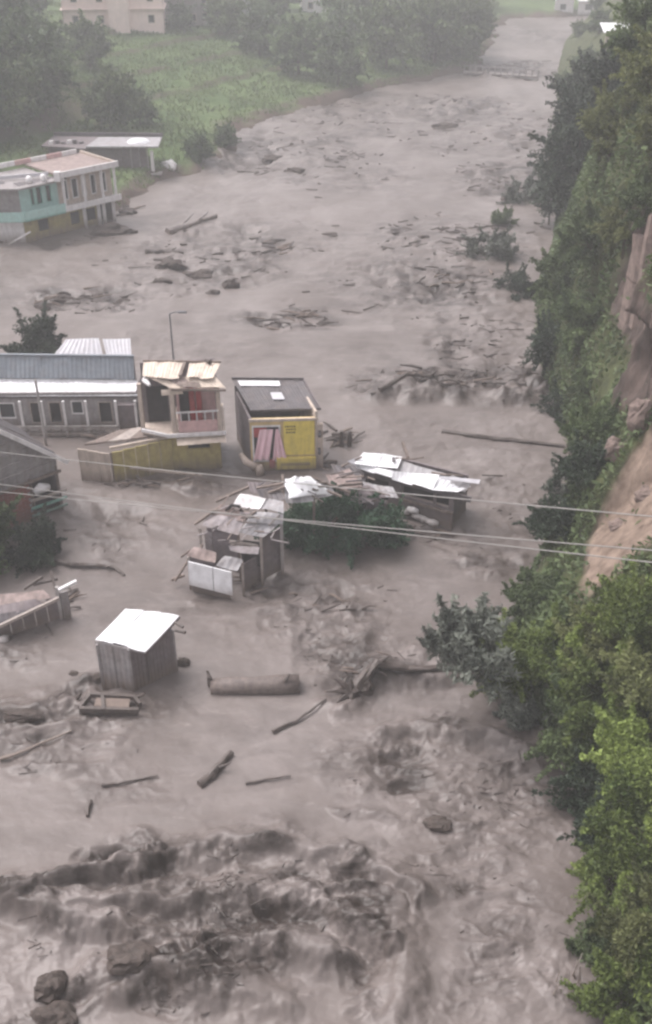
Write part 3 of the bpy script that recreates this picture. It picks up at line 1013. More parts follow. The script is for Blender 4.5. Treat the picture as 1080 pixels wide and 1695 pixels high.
    mb.tube([onf(.42, .55, .35), onf(.45, .2, .42), onf(.4, -.2, .4)], [.2, .24, .2], 8, .4)
    mb.build('sodden_rag', M['cream'], t, True)
    # dark roof laid in strips, with its two pale patches
    roof([BL, BR, FR, FL], 7, [M['dark_tin']], t, jit=0.03, waves=4, amp=0.02, sag=0.02)
    nrm = (BR - BL).cross(FL - BL).normalized()
    if nrm.z < 0:
        nrm = -nrm
    def onr(u, v):
        return lerp(lerp(BL, BR, u), lerp(FL, FR, u), v) + nrm * .055
    MB().prism([onr(.06, .08), onr(.64, .08), onr(.62, .24), onr(.06, .24)], nrm * .03).build('roof_patch', M['white_tin'], t)
    MB().prism([onr(.42, .46), onr(.58, .46), onr(.57, .68), onr(.40, .68)], nrm * .03).build('roof_patch', M['pale_tin'], t)
    MB().beam(FL + Vector((0, 0, .05)), FR + Vector((0, 0, .05)), .09, .12).build('eave_beam', M['dark_tin'], t)
    MB().beam(BL + Vector((0, 0, .08)), BR + Vector((0, 0, .08)), .08, .1).build('ridge_beam', M['dark_tin'], t)
    MB().beam(BR + Vector((0, 0, .04)), FR + Vector((0, 0, .04)), .07, .1).build('verge_board', M['mauve_wall'], t)
build_yellow()

# ================================================================== tan-roofed two-storey house and its porch
def build_tan():
    A, B = P(286, 781), P(368, 776)
    d = (B - A).normalized()
    n = Vector((d.y, -d.x, 0))
    bk = n * -3.0
    L = (B - A).length
    t = thing('tan_roofed_house', (A + B) / 2 + bk * .5, 'two-storey house with patched tan roof and red and pink balcony next to the yellow house', 'house')
    def on(s, h, out=0.0):
        return A + d * s + n * out + Vector((0, 0, h))
    rect_wall(MB(), A, B, -1.5, 2.25, [(.95, 2.1, 1.35, 1.75)]).build('lower_wall', M['olive'], t)
    pane('vent', A, B, .95, 2.1, 1.35, 1.75, M['dark'], t)
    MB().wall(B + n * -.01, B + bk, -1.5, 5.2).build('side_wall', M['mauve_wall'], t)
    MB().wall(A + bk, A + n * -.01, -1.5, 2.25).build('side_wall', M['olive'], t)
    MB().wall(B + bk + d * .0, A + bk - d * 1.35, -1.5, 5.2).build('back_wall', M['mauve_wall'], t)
    # upper storey reaches further left than the lower one
    MB().prism([on(-1.4, 2.32, -3), on(L + .3, 2.32, -3), on(L + .3, 2.32, .35), on(-.1, 2.32, .35), on(-1.4, 2.32, -.2)], (0, 0, .16)).build('floor_slab', M['cream'], t)
    for s, o, w in ((.32, .12, .24), (L + .02, .12, .2), (-1.35, -.5, .2)):
        MB().beam(on(s, 2.48, o), on(s, 5.1, o), w, w).build('pillar', M['cream'], t)
    MB().wall(on(.5, 0, -.9), on(L - .05, 0, -.9), 2.48, 5.05).build('balcony_wall', M['pink'], t)
    MB().wall(on(-1.3, 0, -1.2), on(.4, 0, -1.2), 2.48, 5.05).build('inner_wall', M['mauve_wall'], t)
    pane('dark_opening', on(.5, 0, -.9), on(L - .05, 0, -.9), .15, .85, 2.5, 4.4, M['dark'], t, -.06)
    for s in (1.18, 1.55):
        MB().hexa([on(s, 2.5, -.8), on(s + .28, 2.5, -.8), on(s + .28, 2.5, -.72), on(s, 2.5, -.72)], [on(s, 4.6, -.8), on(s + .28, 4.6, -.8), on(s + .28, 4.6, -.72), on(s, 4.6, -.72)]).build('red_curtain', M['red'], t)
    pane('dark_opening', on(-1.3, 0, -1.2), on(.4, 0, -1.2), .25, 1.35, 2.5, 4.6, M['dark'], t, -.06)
    MB().hexa([on(.55, 2.5, .2), on(L - .1, 2.5, .2), on(L - .1, 2.5, .28), on(.55, 2.5, .28)], [on(.55, 3.15, .2), on(L - .1, 3.15, .2), on(L - .1, 3.15, .28), on(.55, 3.15, .28)]).build('balcony_parapet', M['pink'], t)
    for s in np.arange(.7, L - .1, .42):
        MB().beam(on(s, 3.15, .24), on(s, 3.62, .24), .05, .05).build('baluster', M['white_paint'], t)
    MB().beam(on(.45, 3.66, .24), on(L + .0, 3.66, .24), .08, .07).build('handrail', M['white_paint'], t)
    # balcony nosing and the small awning under it
    MB().beam(on(-.1, 2.42, .42), on(L + .32, 2.42, .42), .1, .2).build('slab_edge', M['white_paint'], t)
    MB().beam(on(-1.42, 2.52, -.25), on(-.1, 2.46, .42), .12, .16).build('slab_edge', M['white_paint'], t)
    sheet('awning_sheet', [on(.35, 2.26, .1), on(L + .28, 2.26, .1), on(L + .3, 2.02, .75), on(.42, 2.02, .75)], M['tan_tin'], t, waves=6, amp=.02)
    # patched roof
    bl, br, fr, fl = P(238, 599, 5.75), P(365, 601, 5.75), P(357, 625, 5.55), P(236, 625, 5.5)
    roof([bl, lerp(bl, br, .54), lerp(fl, fr, .5), fl], 3, M['tan_tin'], t, jit=.08, waves=4)
    roof([lerp(bl, br, .60), br, lerp(fl, fr, .97), lerp(fl, fr, .60)], 2, M['tan_tin'], t, jit=.08, waves=4)
    roof([P(237, 622, 5.45), P(356, 624, 5.45), P(375, 643, 5.12), P(281, 642, 5.12)], 4, [M['tan_tin'], M['rust_tin'], M['tan_tin'], M['tan_tin']], t, jit=.1, waves=4, sag=.05)
    sheet('roof_sheet', [P(296, 632, 5.5), P(330, 633, 5.52), P(334, 640, 5.4), P(292, 639, 5.4)], M['wood'], t, waves=3)
    MB().beam(P(237, 597, 5.8), P(366, 599, 5.8), .08, .1).build('ridge_beam', M['wood'], t)
    MB().beam(P(306, 600, 5.82), P(298, 622, 5.62), .16, .08).build('batten', M['wood'], t)
    MB().tube([P(341, 597, 5.85), P(348, 600, 5.85)], [.1, .12]).build('roof_stone', M['rock'], t)
    MB().beam(P(284, 645, 5.05), P(374, 646, 5.05), .08, .12).build('eave_beam', M['wood'], t)
    sheet('roof_sheet', [P(267, 645, 5.0), P(300, 645, 5.0), P(304, 652, 4.75), P(268, 655, 4.7)], M['tan_tin'], t, waves=3)
    MB().tube([P(246, 612, 5.5), P(240, 630, 5.3), P(248, 638, 5.2)], [.12, .14, .08], 7, .4).build('white_rag', M['white_paint'], t)

    # porch on the left
    p = thing('porch', P(200, 775), 'low porch with weathered slab roof and pale end panel beside the tan-roofed house', 'porch')
    q = [P(196, 712, 2.35), P(284, 700, 2.45), P(292, 717, 2.25), P(140, 735, 2.15)]
    for i in range(4):
        a0, a1 = i / 4, (i + 1) / 4 - .01
        MB().prism([lerp(q[0], q[1], a0), lerp(q[0], q[1], a1), lerp(q[3], q[2], a1), lerp(q[3], q[2], a0)], (0, 0, -.09)).build('roof_plank', M['pale_wood'] if i % 2 else M['wood'], p)
    MB().beam(P(182, 742, 2.0), P(291, 721, 2.1), .12, .14).build('eave_beam', M['cream'], p)
    a, b = P(190, 800), P(290, 782)
    for i in range(5):
        u, v = lerp(a, b, i / 5), lerp(a, b, (i + 1) / 5 - .01)
        MB().wall(u, v, -1.2, 1.85 + .05 * i, .08).build('wall_board', M['olive'], p)
    a2, b2 = P(136, 797), P(187, 803)
    for i in range(3):
        u, v = lerp(a2, b2, i / 3), lerp(a2, b2, (i + 1) / 3 - .01)
        MB().wall(u, v, -1.0, 1.98 - .04 * i, .07).build('end_panel', M['cream'], p)
    MB().beam(P(190, 770, .9), P(335, 788, .25), .11, .12).build('guard_rail', M['cream'], p)
    MB().beam(Vector((a.x, a.y, -1)), up(a, 1.9), .1, .1).build('post', M['wood'], p)
build_tan()

# ================================================================== long house with the blue-grey roof and the white awning
def build_long():
    A, B = P(-60, 716), P(236, 714)
    d = (B - A).normalized()
    n = Vector((d.y, -d.x, 0))
    L = (B - A).length
    t = thing('long_house', (A + B) / 2, 'long low house with blue-grey tin roof and bright white awning over a pillared front', 'house')
    def on(s, h, out=0.0):
        return A + d * s + n * out + Vector((0, 0, h))
    k = FPX / (A.y / CT) * 1.0
    ppm = (236 + 60) / L
    def sx(px):
        return (px + 60) / ppm
    ops = [(sx(56), sx(75), 0.55, 1.95), (sx(87), sx(108), .55, 1.95), (sx(124), sx(144), 1.15, 2.0), (sx(168), sx(191), .55, 1.95), (sx(5), sx(32), .9, 1.9), (sx(-40), sx(-15), .55, 1.95)]
    rect_wall(MB(), A, B, -1.5, 2.5, ops).build('front_wall', M['grey_wall'], t)
    for i, o in enumerate(ops):
        if o[2] > .7:
            w = frame('window_frame', A, B, *o, M['white_paint'], t, .06, .03)
            pane('window_pane', A, B, *o, M['glass'], w)
        else:
            w = frame('door_frame', A, B, *o, M['pale_wood'], t, .07, .03)
            pane('door', A, B, *o, M['dark'], w)
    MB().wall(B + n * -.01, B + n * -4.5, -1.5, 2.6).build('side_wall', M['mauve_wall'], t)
    for px in (46, 81, 116, 152, 200, 232):
        MB().beam(on(sx(px), -1, .55), on(sx(px), 2.25, .55), .13, .13).build('pillar', M['white_paint'], t)
    MB().beam(on(sx(-50), .62, .58), on(sx(204), .62, .58), .1, .14).build('veranda_rail', M['concrete'], t)
    MB().prism([on(sx(-60), .1, .05), on(sx(206), .1, .05), on(sx(206), .1, .7), on(sx(-60), .1, .7)], (0, 0, .18)).build('plinth', M['concrete'], t)
    MB().prism([on(sx(202), .3, .05), on(sx(232), .3, .05), on(sx(232), .3, .4), on(sx(202), .3, .4)], (0, 0, 1.6)).build('store_cupboard', M['mauve_wall'], t)
    for i in range(9):
        s = sx(20) + i * .62
        MB().tube([on(s, .42, .5), on(s + .26, .46, .5), on(s + .52, .42, .5)], [.12, .16, .12], 7, .2).build('sandbag', M['concrete'], t)
    roof([P(-60, 627, 2.82), P(224, 629, 2.82), P(250, 655, 2.32), P(-60, 656, 2.32)], 8, M['white_tin'], t, jit=.02, waves=5, amp=.015, sag=.01)
    MB().beam(P(-60, 658, 2.24), P(249, 657, 2.24), .08, .1).build('eave_beam', M['dark_tin'], t)
    roof([P(-60, 587, 4.1), P(221, 590, 4.1), P(223, 628, 2.95), P(-60, 626, 2.95)], 9, [M['blue_tin']], t, jit=.02, waves=5, amp=.02, sag=.015)
    MB().beam(P(-60, 586, 4.14), P(222, 589, 4.14), .16, .08).build('ridge_cap', M['blue_tin'], t)
    MB().wall(P(-60, 627, 2.9) + Vector((0, .3, 0)), P(222, 627, 2.9) + Vector((0, .3, 0)), 2.4, 2.85, .1).build('upper_wall', M['mauve_wall'], t)
    bk = [P(222, 590, 4.0)]
    MB().prism([P(223, 627, 2.9), P(222, 590, 4.05), Vector((P(222, 590, 4.05).x, P(222, 590, 4.05).y, 0)), Vector((P(223, 627, 2.9).x, P(223, 627, 2.9).y, 0))], (-.12, 0, 0)).build('gable_wall', M['mauve_wall'], t)
    return t
build_long()

def build_pale_roof():
    t = thing('back_house', P(155, 640), 'house behind the blue-grey roof showing only two pale tin roof panels', 'house')
    sheet('roof_sheet', [P(110, 561, 4.6), P(164, 560, 4.6), P(171, 590, 3.9), P(88, 590, 3.9)], M['pale_tin'], t, waves=9, amp=.02)
    sheet('roof_sheet', [P(170, 561, 4.55), P(216, 560, 4.55), P(218, 590, 3.85), P(177, 590, 3.85)], M['pale_tin'], t, waves=7, amp=.02)
    a, b = P(92, 592, 3.9), P(217, 592, 3.9)
    a, b = Vector((a.x, a.y + .15, 0)), Vector((b.x, b.y + .15, 0))
    MB().wall(a, b, -1.5, 3.85).build('front_wall', M['grey_wall'], t)
    e = P(214, 562, 4.5)
    MB().wall(b, Vector((e.x, e.y, 0)), -1.5, 3.9).build('side_wall', M['mauve_wall'], t)
build_pale_roof()

# white water tank between the long house and the tan-roofed house
tk = thing('water_tank', P(244, 712), 'small white water tank in the gap by the white awning', 'water tank')
c0 = P(243, 714)
MB().tube([up(c0, -.6), up(c0, .9), up(c0, 1.5), up(c0, 1.7)], [.34, .34, .33, .2], 12).build('tank_body', M['white_drum'], tk, True)
MB().tube([up(c0, 1.7), up(c0, 1.8)], [.13, .13], 10).build('tank_lid', M['dark_tin'], tk)

# ================================================================== brick gable house at the left edge
def build_gable():
    t = thing('brick_gable_house', P(40, 835), 'brick house with pale gable verge and grey boarded gable at the left edge', 'house')
    er = P(110, 764, 2.75)
    an = math.radians(42)
    g = Vector((math.cos(an), math.sin(an), 0))
    n = Vector((g.y, -g.x, 0))
    dep = n * -4.6
    HW, RISE = 5.73, 5.2
    F = Vector((er.x, er.y, 0)) - n * .3 - g * .4                     # foot of the corner under the eave
    def on(s, h, out=0.0):
        return F - g * s + n * out + Vector((0, 0, h))
    ap, el = er - g * HW + Vector((0, 0, RISE)), er - g * HW * 2
    sp = 1.55                                                        # the brick starts here; right of it is the dark store
    MB().wall(on(9.6, 0), on(sp, 0), -1.5, 2.3, .14).build('mortar_wall', M['concrete'], t)
    bm = bpy.data.meshes.new('brick')
    bb = MB().hexa([(-.20, 0, 0), (.20, 0, 0), (.20, .06, 0), (-.20, .06, 0)], [(-.20, 0, .15), (.20, 0, .15), (.20, .06, .15), (-.20, .06, .15)])
    bm.from_pydata(bb.v, [], bb.f)
    bm.materials.append(M['brick'])
    o0 = origin(t)
    for r in range(13):
        s = sp + .2 + (.21 if r % 2 else 0)
        while s < 4.9:
            o = bpy.data.objects.new('brick', bm)
            COL.objects.link(o)
            o.parent = t
            o.location = on(s, .02 + r * .166, .02 + random.uniform(-.012, .012)) - o0
            o.rotation_euler = (0, 0, an)
            s += .42
    MB().wall(on(sp - .01, 0, -.6), on(0, 0, -.6), -1.5, 2.4).build('dark_opening', M['dark'], t)
    MB().beam(on(.06, -1, -.02), on(.06, 2.6, -.02), .12, .12).build('post', M['wood'], t)
    MB().beam(on(sp, -1, .05), on(sp, 2.4, .05), .12, .12).build('post', M['wood'], t)
    for z, y0, m in ((.35, .1, 'teal'), (.8, .16, 'teal'), (1.25, .2, 'pale_wood')):
        MB().beam(on(sp + .2, z, y0), on(-.2, z - .1, y0), .1, .12).build('rail', M[m], t)
    MB().tube([on(sp - .1, 1.6, .1), on(sp - .5, 1.74, .14), on(sp - .9, 1.6, .1)], [.16, .26, .16], 8, .2).build('sack', M['white_paint'], t, True)
    z0 = 2.32
    k = 0
    def half(z):                                                     # board length measured from the ridge line
        return max(0.0, min(HW - .4, (er.z + RISE - .12 - z) / RISE * HW))
    while z0 < er.z + RISE - .3:
        z1 = z0 + .30
        h0, h1 = half(z0), half(z1)
        y = .02 + .03 * (k % 2)
        c = HW - .4
        MB().hexa([on(c + h0, z0, y), on(c - h0, z0, y), on(c - h0, z0, y - .05), on(c + h0, z0, y - .05)],
                  [on(c + h1, z1 - .02, y), on(c - h1, z1 - .02, y), on(c - h1, z1 - .02, y - .05), on(c + h1, z1 - .02, y - .05)]).build('gable_board', M['grey_wall'], t)
        z0, k = z1, k + 1
    MB().beam(on(9.7, 2.28, .14), on(-.1, 2.28, .14), .1, .14).build('tie_beam', M['wood'], t)
    d = (er - ap).normalized()
    for q in (.95, 1.5):
        a = ap + Vector((0, 0, -q)) - n * .05
        MB().beam(a, a + d * (2.6 - q * .6), .08, .16).build('rafter', M['white_paint'], t)
        d2 = (el - ap).normalized()
        MB().beam(a, a + d2 * (2.6 - q * .6), .08, .16).build('rafter', M['white_paint'], t)
    for i in range(4):
        u0, u1 = i / 4, (i + 1) / 4 + .01
        for e in (er, el):
            sheet('roof_sheet', [lerp(ap, ap + dep, u1), lerp(ap, ap + dep, u0), lerp(e, e + dep, u0), lerp(e, e + dep, u1)], M['dark_tin'], t, waves=5)
    MB().beam(ap + n * .06, er + n * .06 + d * .08, .08, .2).build('verge_board', M['white_paint'], t)
    MB().beam(ap + n * .06, el + n * .06 + d2 * .08, .08, .2).build('verge_board', M['white_paint'], t)
    MB().wall(on(0, 0, -.02), on(0, 0, -4.4), -1.5, 2.6).build('side_wall', M['mauve_wall'], t)
build_gable()

# ================================================================== long tin-roofed building in the middle of the river
def build_tin():
    A, B = P(598, 833), P(748, 874)
    d = (B - A).normalized()
    n = Vector((d.y, -d.x, 0))
    L = (B - A).length
    t = thing('sinking_house', (A + B) / 2 - n, 'sinking building with a long torn white tin roof, stranded mid-river', 'house')
    def on(s, h, out=0.0):
        return A + d * s + n * out + Vector((0, 0, h))
    bk = -1.9
    rect_wall(MB(), A, B, -1.5, 1.95, [(L * .44, L * .95, 1.05, 1.75), (L * .05, L * .3, .4, 1.7)]).build('front_wall', M['mauve_wall'], t)
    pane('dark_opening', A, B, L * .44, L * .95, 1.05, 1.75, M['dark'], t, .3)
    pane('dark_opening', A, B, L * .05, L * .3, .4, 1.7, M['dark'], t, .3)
    MB().beam(on(L * .80, 1.05, -.05), on(L * .80, 1.75, -.05), .3, .12, (1, 0, 0)).build('pier', M['mauve_wall'], t)
    MB().wall(B + n * -.01, B + n * bk, -1.5, 1.95).build('side_wall', M['dark_tin'], t)
    MB().wall(A + n * bk, A - n * .01, -1.5, 1.95).build('side_wall', M['dark_tin'], t)
    MB().wall(B + n * bk, A + n * bk, -1.5, 2.1).build('back_wall', M['mauve_wall'], t)
    MB().beam(on(-.3, 2.0, .12), on(L + .9, 1.98, .12), .12, .3).build('fascia', M['dark_tin'], t)
    MB().beam(on(L * .42, .95, .1), on(L + .05, .92, .1), .1, .16).build('sill_beam', M['wood'], t)
    # torn roof: white pieces over a bare grey deck
    z1, z0 = 2.85, 2.2
    for i, (a0, b0, c0, e0, m) in enumerate((((575, 764), (604, 752), (640, 762), (598, 776), M['pale_tin']), ((648, 757), (700, 774), (690, 800), (646, 786), M['grey_tin']),
                                             ((696, 773), (782, 796), (770, 814), (690, 798), M['grey_tin']))):
        sheet('deck_sheet', [P(*a0, z1 - .15), P(*b0, z1 - .1), P(*c0, z0 + .08), P(*e0, z0 + .1)], m, t, waves=5)
    hz = [(602, 748, 2.95), (666, 756, 2.95), (658, 777, 2.62), (586, 767, 2.55)]
    roof([P(*v) for v in hz], 2, M['white_tin'], t, jit=.05, waves=6, amp=.016, sag=.05)
    roof([P(586, 767, 2.5), P(652, 780, 2.5), P(648, 791, 2.3), P(592, 775, 2.3)], 2, M['white_tin'], t, jit=.02, waves=5, amp=.012, sag=.03)
    roof([P(650, 780, 2.62), P(728, 787, 2.66), P(716, 812, 2.28), P(649, 793, 2.3)], 2, M['white_tin'], t, jit=.04, waves=6, amp=.016, sag=.05)
    sheet('roof_sheet', [P(726, 790, 2.62), P(780, 804, 2.5), P(757, 817, 2.2), P(714, 811, 2.26)], M['white_tin'], t, waves=6, amp=.016, sag=.06, curl=.5)
    sheet('loose_sheet', [P(728, 788, 2.85), P(796, 794, 2.8), P(793, 801, 2.72), P(730, 793, 2.72)], M['pale_tin'], t, waves=3, amp=.02)
    mb = MB()
    pp = P(652, 763, 2.85)
    mb.prism([pp + Vector((-.08, -.16, .02)), pp + Vector((.07, -.16, .02)), pp + Vector((.07, .16, .08)), pp + Vector((-.08, .16, .08))], (0, 0, .05))
    mb.build('roof_hole_cover', M['dark_tin'], t)
    MB().beam(P(676, 758, 2.7), P(667, 732, 3.2), .12, .14).build('broken_rafter', M['wood'], t)
    MB().tube([P(655, 758, 2.9), P(680, 760, 2.85), P(702, 757, 2.85)], .04).build('pole', M['wood'], t)
    MB().tube([P(715, 782, 2.7), P(738, 786, 2.75), P(766, 787, 2.7)], [.05, .06, .03]).build('pole', M['wood'], t)
    MB().tube([P(566, 772, 2.2), P(600, 756, 2.9)], .05).build('pole', M['wood'], t)
    # white sacks heaped along the foot of the wall
    for s, h in ((.50, .42), (.60, .62), (.66, .32), (.72, .26), (.82, .2)):
        c = on(L * s, h, .28)
        r = random.uniform(.16, .22)
        MB().tube([c - d * .3, c, c + d * .3], [r * .7, r, r * .6], 8, .25).build('sack', M['white_paint'], t, True)
build_tin()

# ================================================================== collapsed shack with its white board
def build_shack():
    t = thing('collapsed_shack', P(380, 960), 'collapsed shack of slanting grey tin sheets with a white board facing the flood', 'shack')
    # board
    a, b = P(314, 968, .62), P(385, 986, .42)
    m = lerp(a, b, .57)
    h = Vector((0.0, .12, 1.18))
    bd = (b - a).normalized()
    bn = Vector((bd.y, -bd.x, 0)) * .06
    for p, q in ((a, m - bd * .02), (m + bd * .02, b)):
        MB().hexa([p, q, q - bn, p - bn], [p + h, q + h, q + h - bn, p + h - bn]).build('white_board', M['white_tin'], t)
    MB().hexa([a + Vector((.1, .3, -.6)), b + Vector((-.1, .3, -.5)), b + Vector((-.1, .42, -.5)), a + Vector((.1, .42, -.6))],
              [a + Vector((.1, .2, .1)), b + Vector((-.1, .2, .1)), b + Vector((-.1, .32, .1)), a + Vector((.1, .32, .1))]).build('under_wall', M['dark_tin'], t)
    # roofs, front to back
    quads = [((322, 906, 2.0), (358, 914, 2.0), (356, 931, 1.78), (309, 920, 1.75), 'rust_tin', 4), ((372, 921, 1.95), (402, 926, 1.9), (393, 944, 1.72), (358, 937, 1.75), 'grey_tin', 3),
             ((350, 850, 3.0), (404, 862, 3.0), (394, 884, 2.75), (334, 870, 2.7), 'mud_tin', 5), ((412, 862, 3.05), (468, 862, 3.0), (436, 889, 2.7), (394, 881, 2.72), 'grey_tin', 5),
             ((366, 836, 3.35), (412, 846, 3.35), (404, 864, 3.02), (348, 853, 3.0), 'rust_tin', 5), ((418, 846, 3.35), (470, 852, 3.3), (468, 866, 3.05), (408, 866, 3.05), 'grey_tin', 5),
             ((398, 819, 3.6), (440, 824, 3.6), (430, 842, 3.4), (386, 836, 3.4), 'white_paint', 3), ((436, 818, 3.55), (470, 832, 3.5), (470, 850, 3.3), (428, 842, 3.3), 'grey_tin', 4),
             ((378, 906, 2.15), (430, 903, 2.2), (428, 918, 2.0), (382, 910, 2.0), 'mud_tin', 4)]
    for q in quads:
        sheet('roof_sheet', [P(*v) for v in q[:4]], M[q[4]], t, waves=q[5], amp=.016, sag=.08)
    for k in range(26):                                              # splintered laths lying over the broken roof
        px, py = random.uniform(325, 462), random.uniform(842, 900)
        z = 3.55 - (py - 836) / 64 * 1.0 + .08
        a = P(px, py, z)
        an = random.uniform(-.5, 1.2)
        L = random.uniform(.25, .85)
        MB().beam(a, a + Vector((math.cos(an) * L, math.sin(an) * L, math.sin(an) * L * .3 + random.uniform(-.03, .08))), random.uniform(.03, .07), .04).build('lath', M[random.choice(['wood', 'wet_wood', 'mud_tin'])], t)
    # supports and broken panels
    def post(px, py, z, r=.06, m='pale_wood'):
        top = P(px, py, z)
        MB().beam(Vector((top.x, top.y, -1)), top, r * 2, r * 2).build('post', M[m], t)
    post(466, 864, 2.95, .07, 'concrete')
    post(331, 874, 2.6)
    post(432, 888, 2.6)
    post(395, 884, 2.6, .05, 'wood')
    post(312, 922, 1.7, .05)
    post(401, 930, 1.8, .05)
    post(384, 842, 3.2, .05, 'wood')
    def panel(a, b, z0, z1, m, nm='wall_panel'):
        a, b = P(*a), P(*b)
        MB().wall(Vector((a.x, a.y, 0)), Vector((b.x, b.y, 0)), z0, z1, .06).build(nm, M[m], t)
    panel((342, 872, 2.55), (392, 884, 2.55), .4, 2.5, 'mauve_wall')
    panel((338, 876, 2.4), (350, 879, 2.4), .9, 2.3, 'mud_tin')
    panel((434, 890, 2.5), (466, 868, 2.7), .2, 2.5, 'mauve_wall')
    panel((436, 894, 2.3), (452, 883, 2.3), .5, 1.9, 'mud_tin')
    panel((398, 888, 2.5), (430, 892, 2.5), 1.0, 2.3, 'dark')
    panel((430, 905, 1.9), (402, 930, 1.6), -.6, 1.5, 'mauve_wall')
    panel((310, 921, 1.6), (356, 932, 1.6), .3, 1.6, 'mauve_wall')
    for a, b, r in (((322, 868, 2.8), (366, 838, 3.3), .06), ((358, 830, 3.4), (412, 806, 3.75), .06), ((374, 852, 3.2), (384, 836, 3.5), .05), ((396, 836, 3.5), (404, 852, 3.2), .05), ((404, 862, 3.1), (424, 846, 3.4), .05),
                    ((290, 962, .5), (318, 918, 1.7), .05), ((284, 960, .3), (306, 952, .5), .06), ((300, 922, 1.5), (316, 910, 1.9), .05), ((336, 900, 1.9), (330, 912, 1.7), .05)):
        MB().beam(P(*a), P(*b), r * 1.6, r * 1.8).build('rafter', M['wood'], t)
    for i in range(3):
        a, b = P(380 + 2 * i, 896 + 6 * i, 2.3 - .25 * i), P(428 + i, 904 + 7 * i, 2.1 - .25 * i)
        MB().beam(a, b, .05, .14).build('plank', M['pale_wood'], t)
    MB().tube([P(374, 846, 3.3), P(384, 836, 3.55), P(396, 838, 3.55), P(402, 850, 3.3)], [.07, .07, .07, .07], 8, .2).build('old_tyre', M['dark'], t, True)

    s = thing('wrecked_roof', P(470, 850), 'wrecked dark tin roof heaped between the collapsed shack and the sinking building', 'roof')
    qs = [((425, 812, 3.7), (462, 806, 3.8), (474, 828, 3.5), (436, 832, 3.4), 'dark_tin'), ((466, 800, 3.8), (510, 806, 3.8), (520, 828, 3.3), (474, 834, 3.3), 'grey_tin'),
          ((505, 792, 3.6), (545, 796, 3.6), (556, 818, 3.1), (512, 826, 3.1), 'grey_tin'), ((540, 785, 3.0), (578, 776, 3.0), (600, 806, 2.6), (556, 816, 2.6), 'rust_tin'),
          ((556, 808, 2.7), (610, 802, 2.6), (640, 824, 2.2), (590, 834, 2.2), 'mauve_wall'), ((548, 770, 2.2), (590, 768, 2.3), (604, 786, 2.0), (560, 792, 2.0), 'dark_tin'),
          ((600, 796, 2.4), (650, 806, 2.3), (660, 826, 2.0), (612, 822, 2.1), 'grey_tin'), ((410, 800, 3.6), (446, 796, 3.7), (452, 812, 3.5), (416, 816, 3.5), 'mauve_wall')]
    for q in qs:
        sheet('roof_sheet', [P(*v) for v in q[:4]], M[q[4]], s, waves=5, amp=.025, sag=.08)
    for a, b in (((425, 808, 3.7), (470, 800, 4.0)), ((444, 816, 3.6), (472, 806, 3.9)), ((500, 796, 3.9), (566, 822, 3.2)), ((516, 790, 3.8), (580, 816, 3.0)), ((468, 786, 4.1), (470, 822, 3.5)), ((548, 806, 3.2), (600, 800, 2.8))):
        MB().beam(P(*a), P(*b), .1, .09).build('rafter', M['wood'], s)
    for k in range(26):
        px, py = random.uniform(425, 625), random.uniform(785, 824)
        z = 3.7 - max(0, px - 520) / 100 * 1.2 + (800 - py) / 90 + .05
        a = P(px, py, z)
        an = random.uniform(-.9, 1.0)
        L = random.uniform(.3, 1.1)
        MB().beam(a, a + Vector((math.cos(an) * L, math.sin(an) * L, random.uniform(-.15, .12))), random.uniform(.03, .08), .05).build('lath', M[random.choice(['wood', 'wet_wood', 'dark_tin'])], s)
    for px, py, z in ((440, 828, 3.3), (520, 822, 3.1), (590, 826, 2.1), (556, 812, 2.6)):
        p = P(px, py, z)
        MB().beam(Vector((p.x, p.y, -1)), p, .12, .12).build('post', M['wood'], s)
    a, b = P(560, 822, 2.4), P(640, 828, 2.1)
    MB().wall(Vector((a.x, a.y, 0)), Vector((b.x, b.y, 0)), -.8, 2.0, .1).build('wall_panel', M['mauve_wall'], s)
    # tarpaulin: a crumpled heap with depth
    vs, fs, nu, nv = [], [], 26, 12
    c = [P(472, 789, 4.1), P(512, 786, 4.05), P(548, 812, 3.45), P(478, 820, 3.75)]
    for lay in (0, 1):
        for j in range(nv + 1):
            for i in range(nu + 1):
                u, v = i / nu, j / nv
                p = lerp(lerp(c[0], c[1], u), lerp(c[3], c[2], u), v)
                e = math.sin(math.pi * u) ** .6 * math.sin(math.pi * v) ** .6
                z = .05 * e + .55 * max(0, float(ridged(u * 2.3 + 3, v * 1.8, 4, 90))) * e - .1 - lay * .03
                vs.append(p + Vector((.12 * float(fbm(v * 3, u * 3, 2, 5)), .12 * float(fbm(u * 4, v * 3, 2, 8)), z)))
    k, o2 = nu + 1, (nu + 1) * (nv + 1)
    for j in range(nv):
        for i in range(nu):
            q = (j * k + i, (j + 1) * k + i, (j + 1) * k + i + 1, j * k + i + 1)
            fs += [q, tuple(x + o2 for x in reversed(q))]
    o = MB().add(vs, fs).build('tarpaulin', M['tarp'], None, True)
    setp(o, 'crumpled white tarpaulin thrown over the wrecked dark roof', 'tarpaulin')
build_shack()

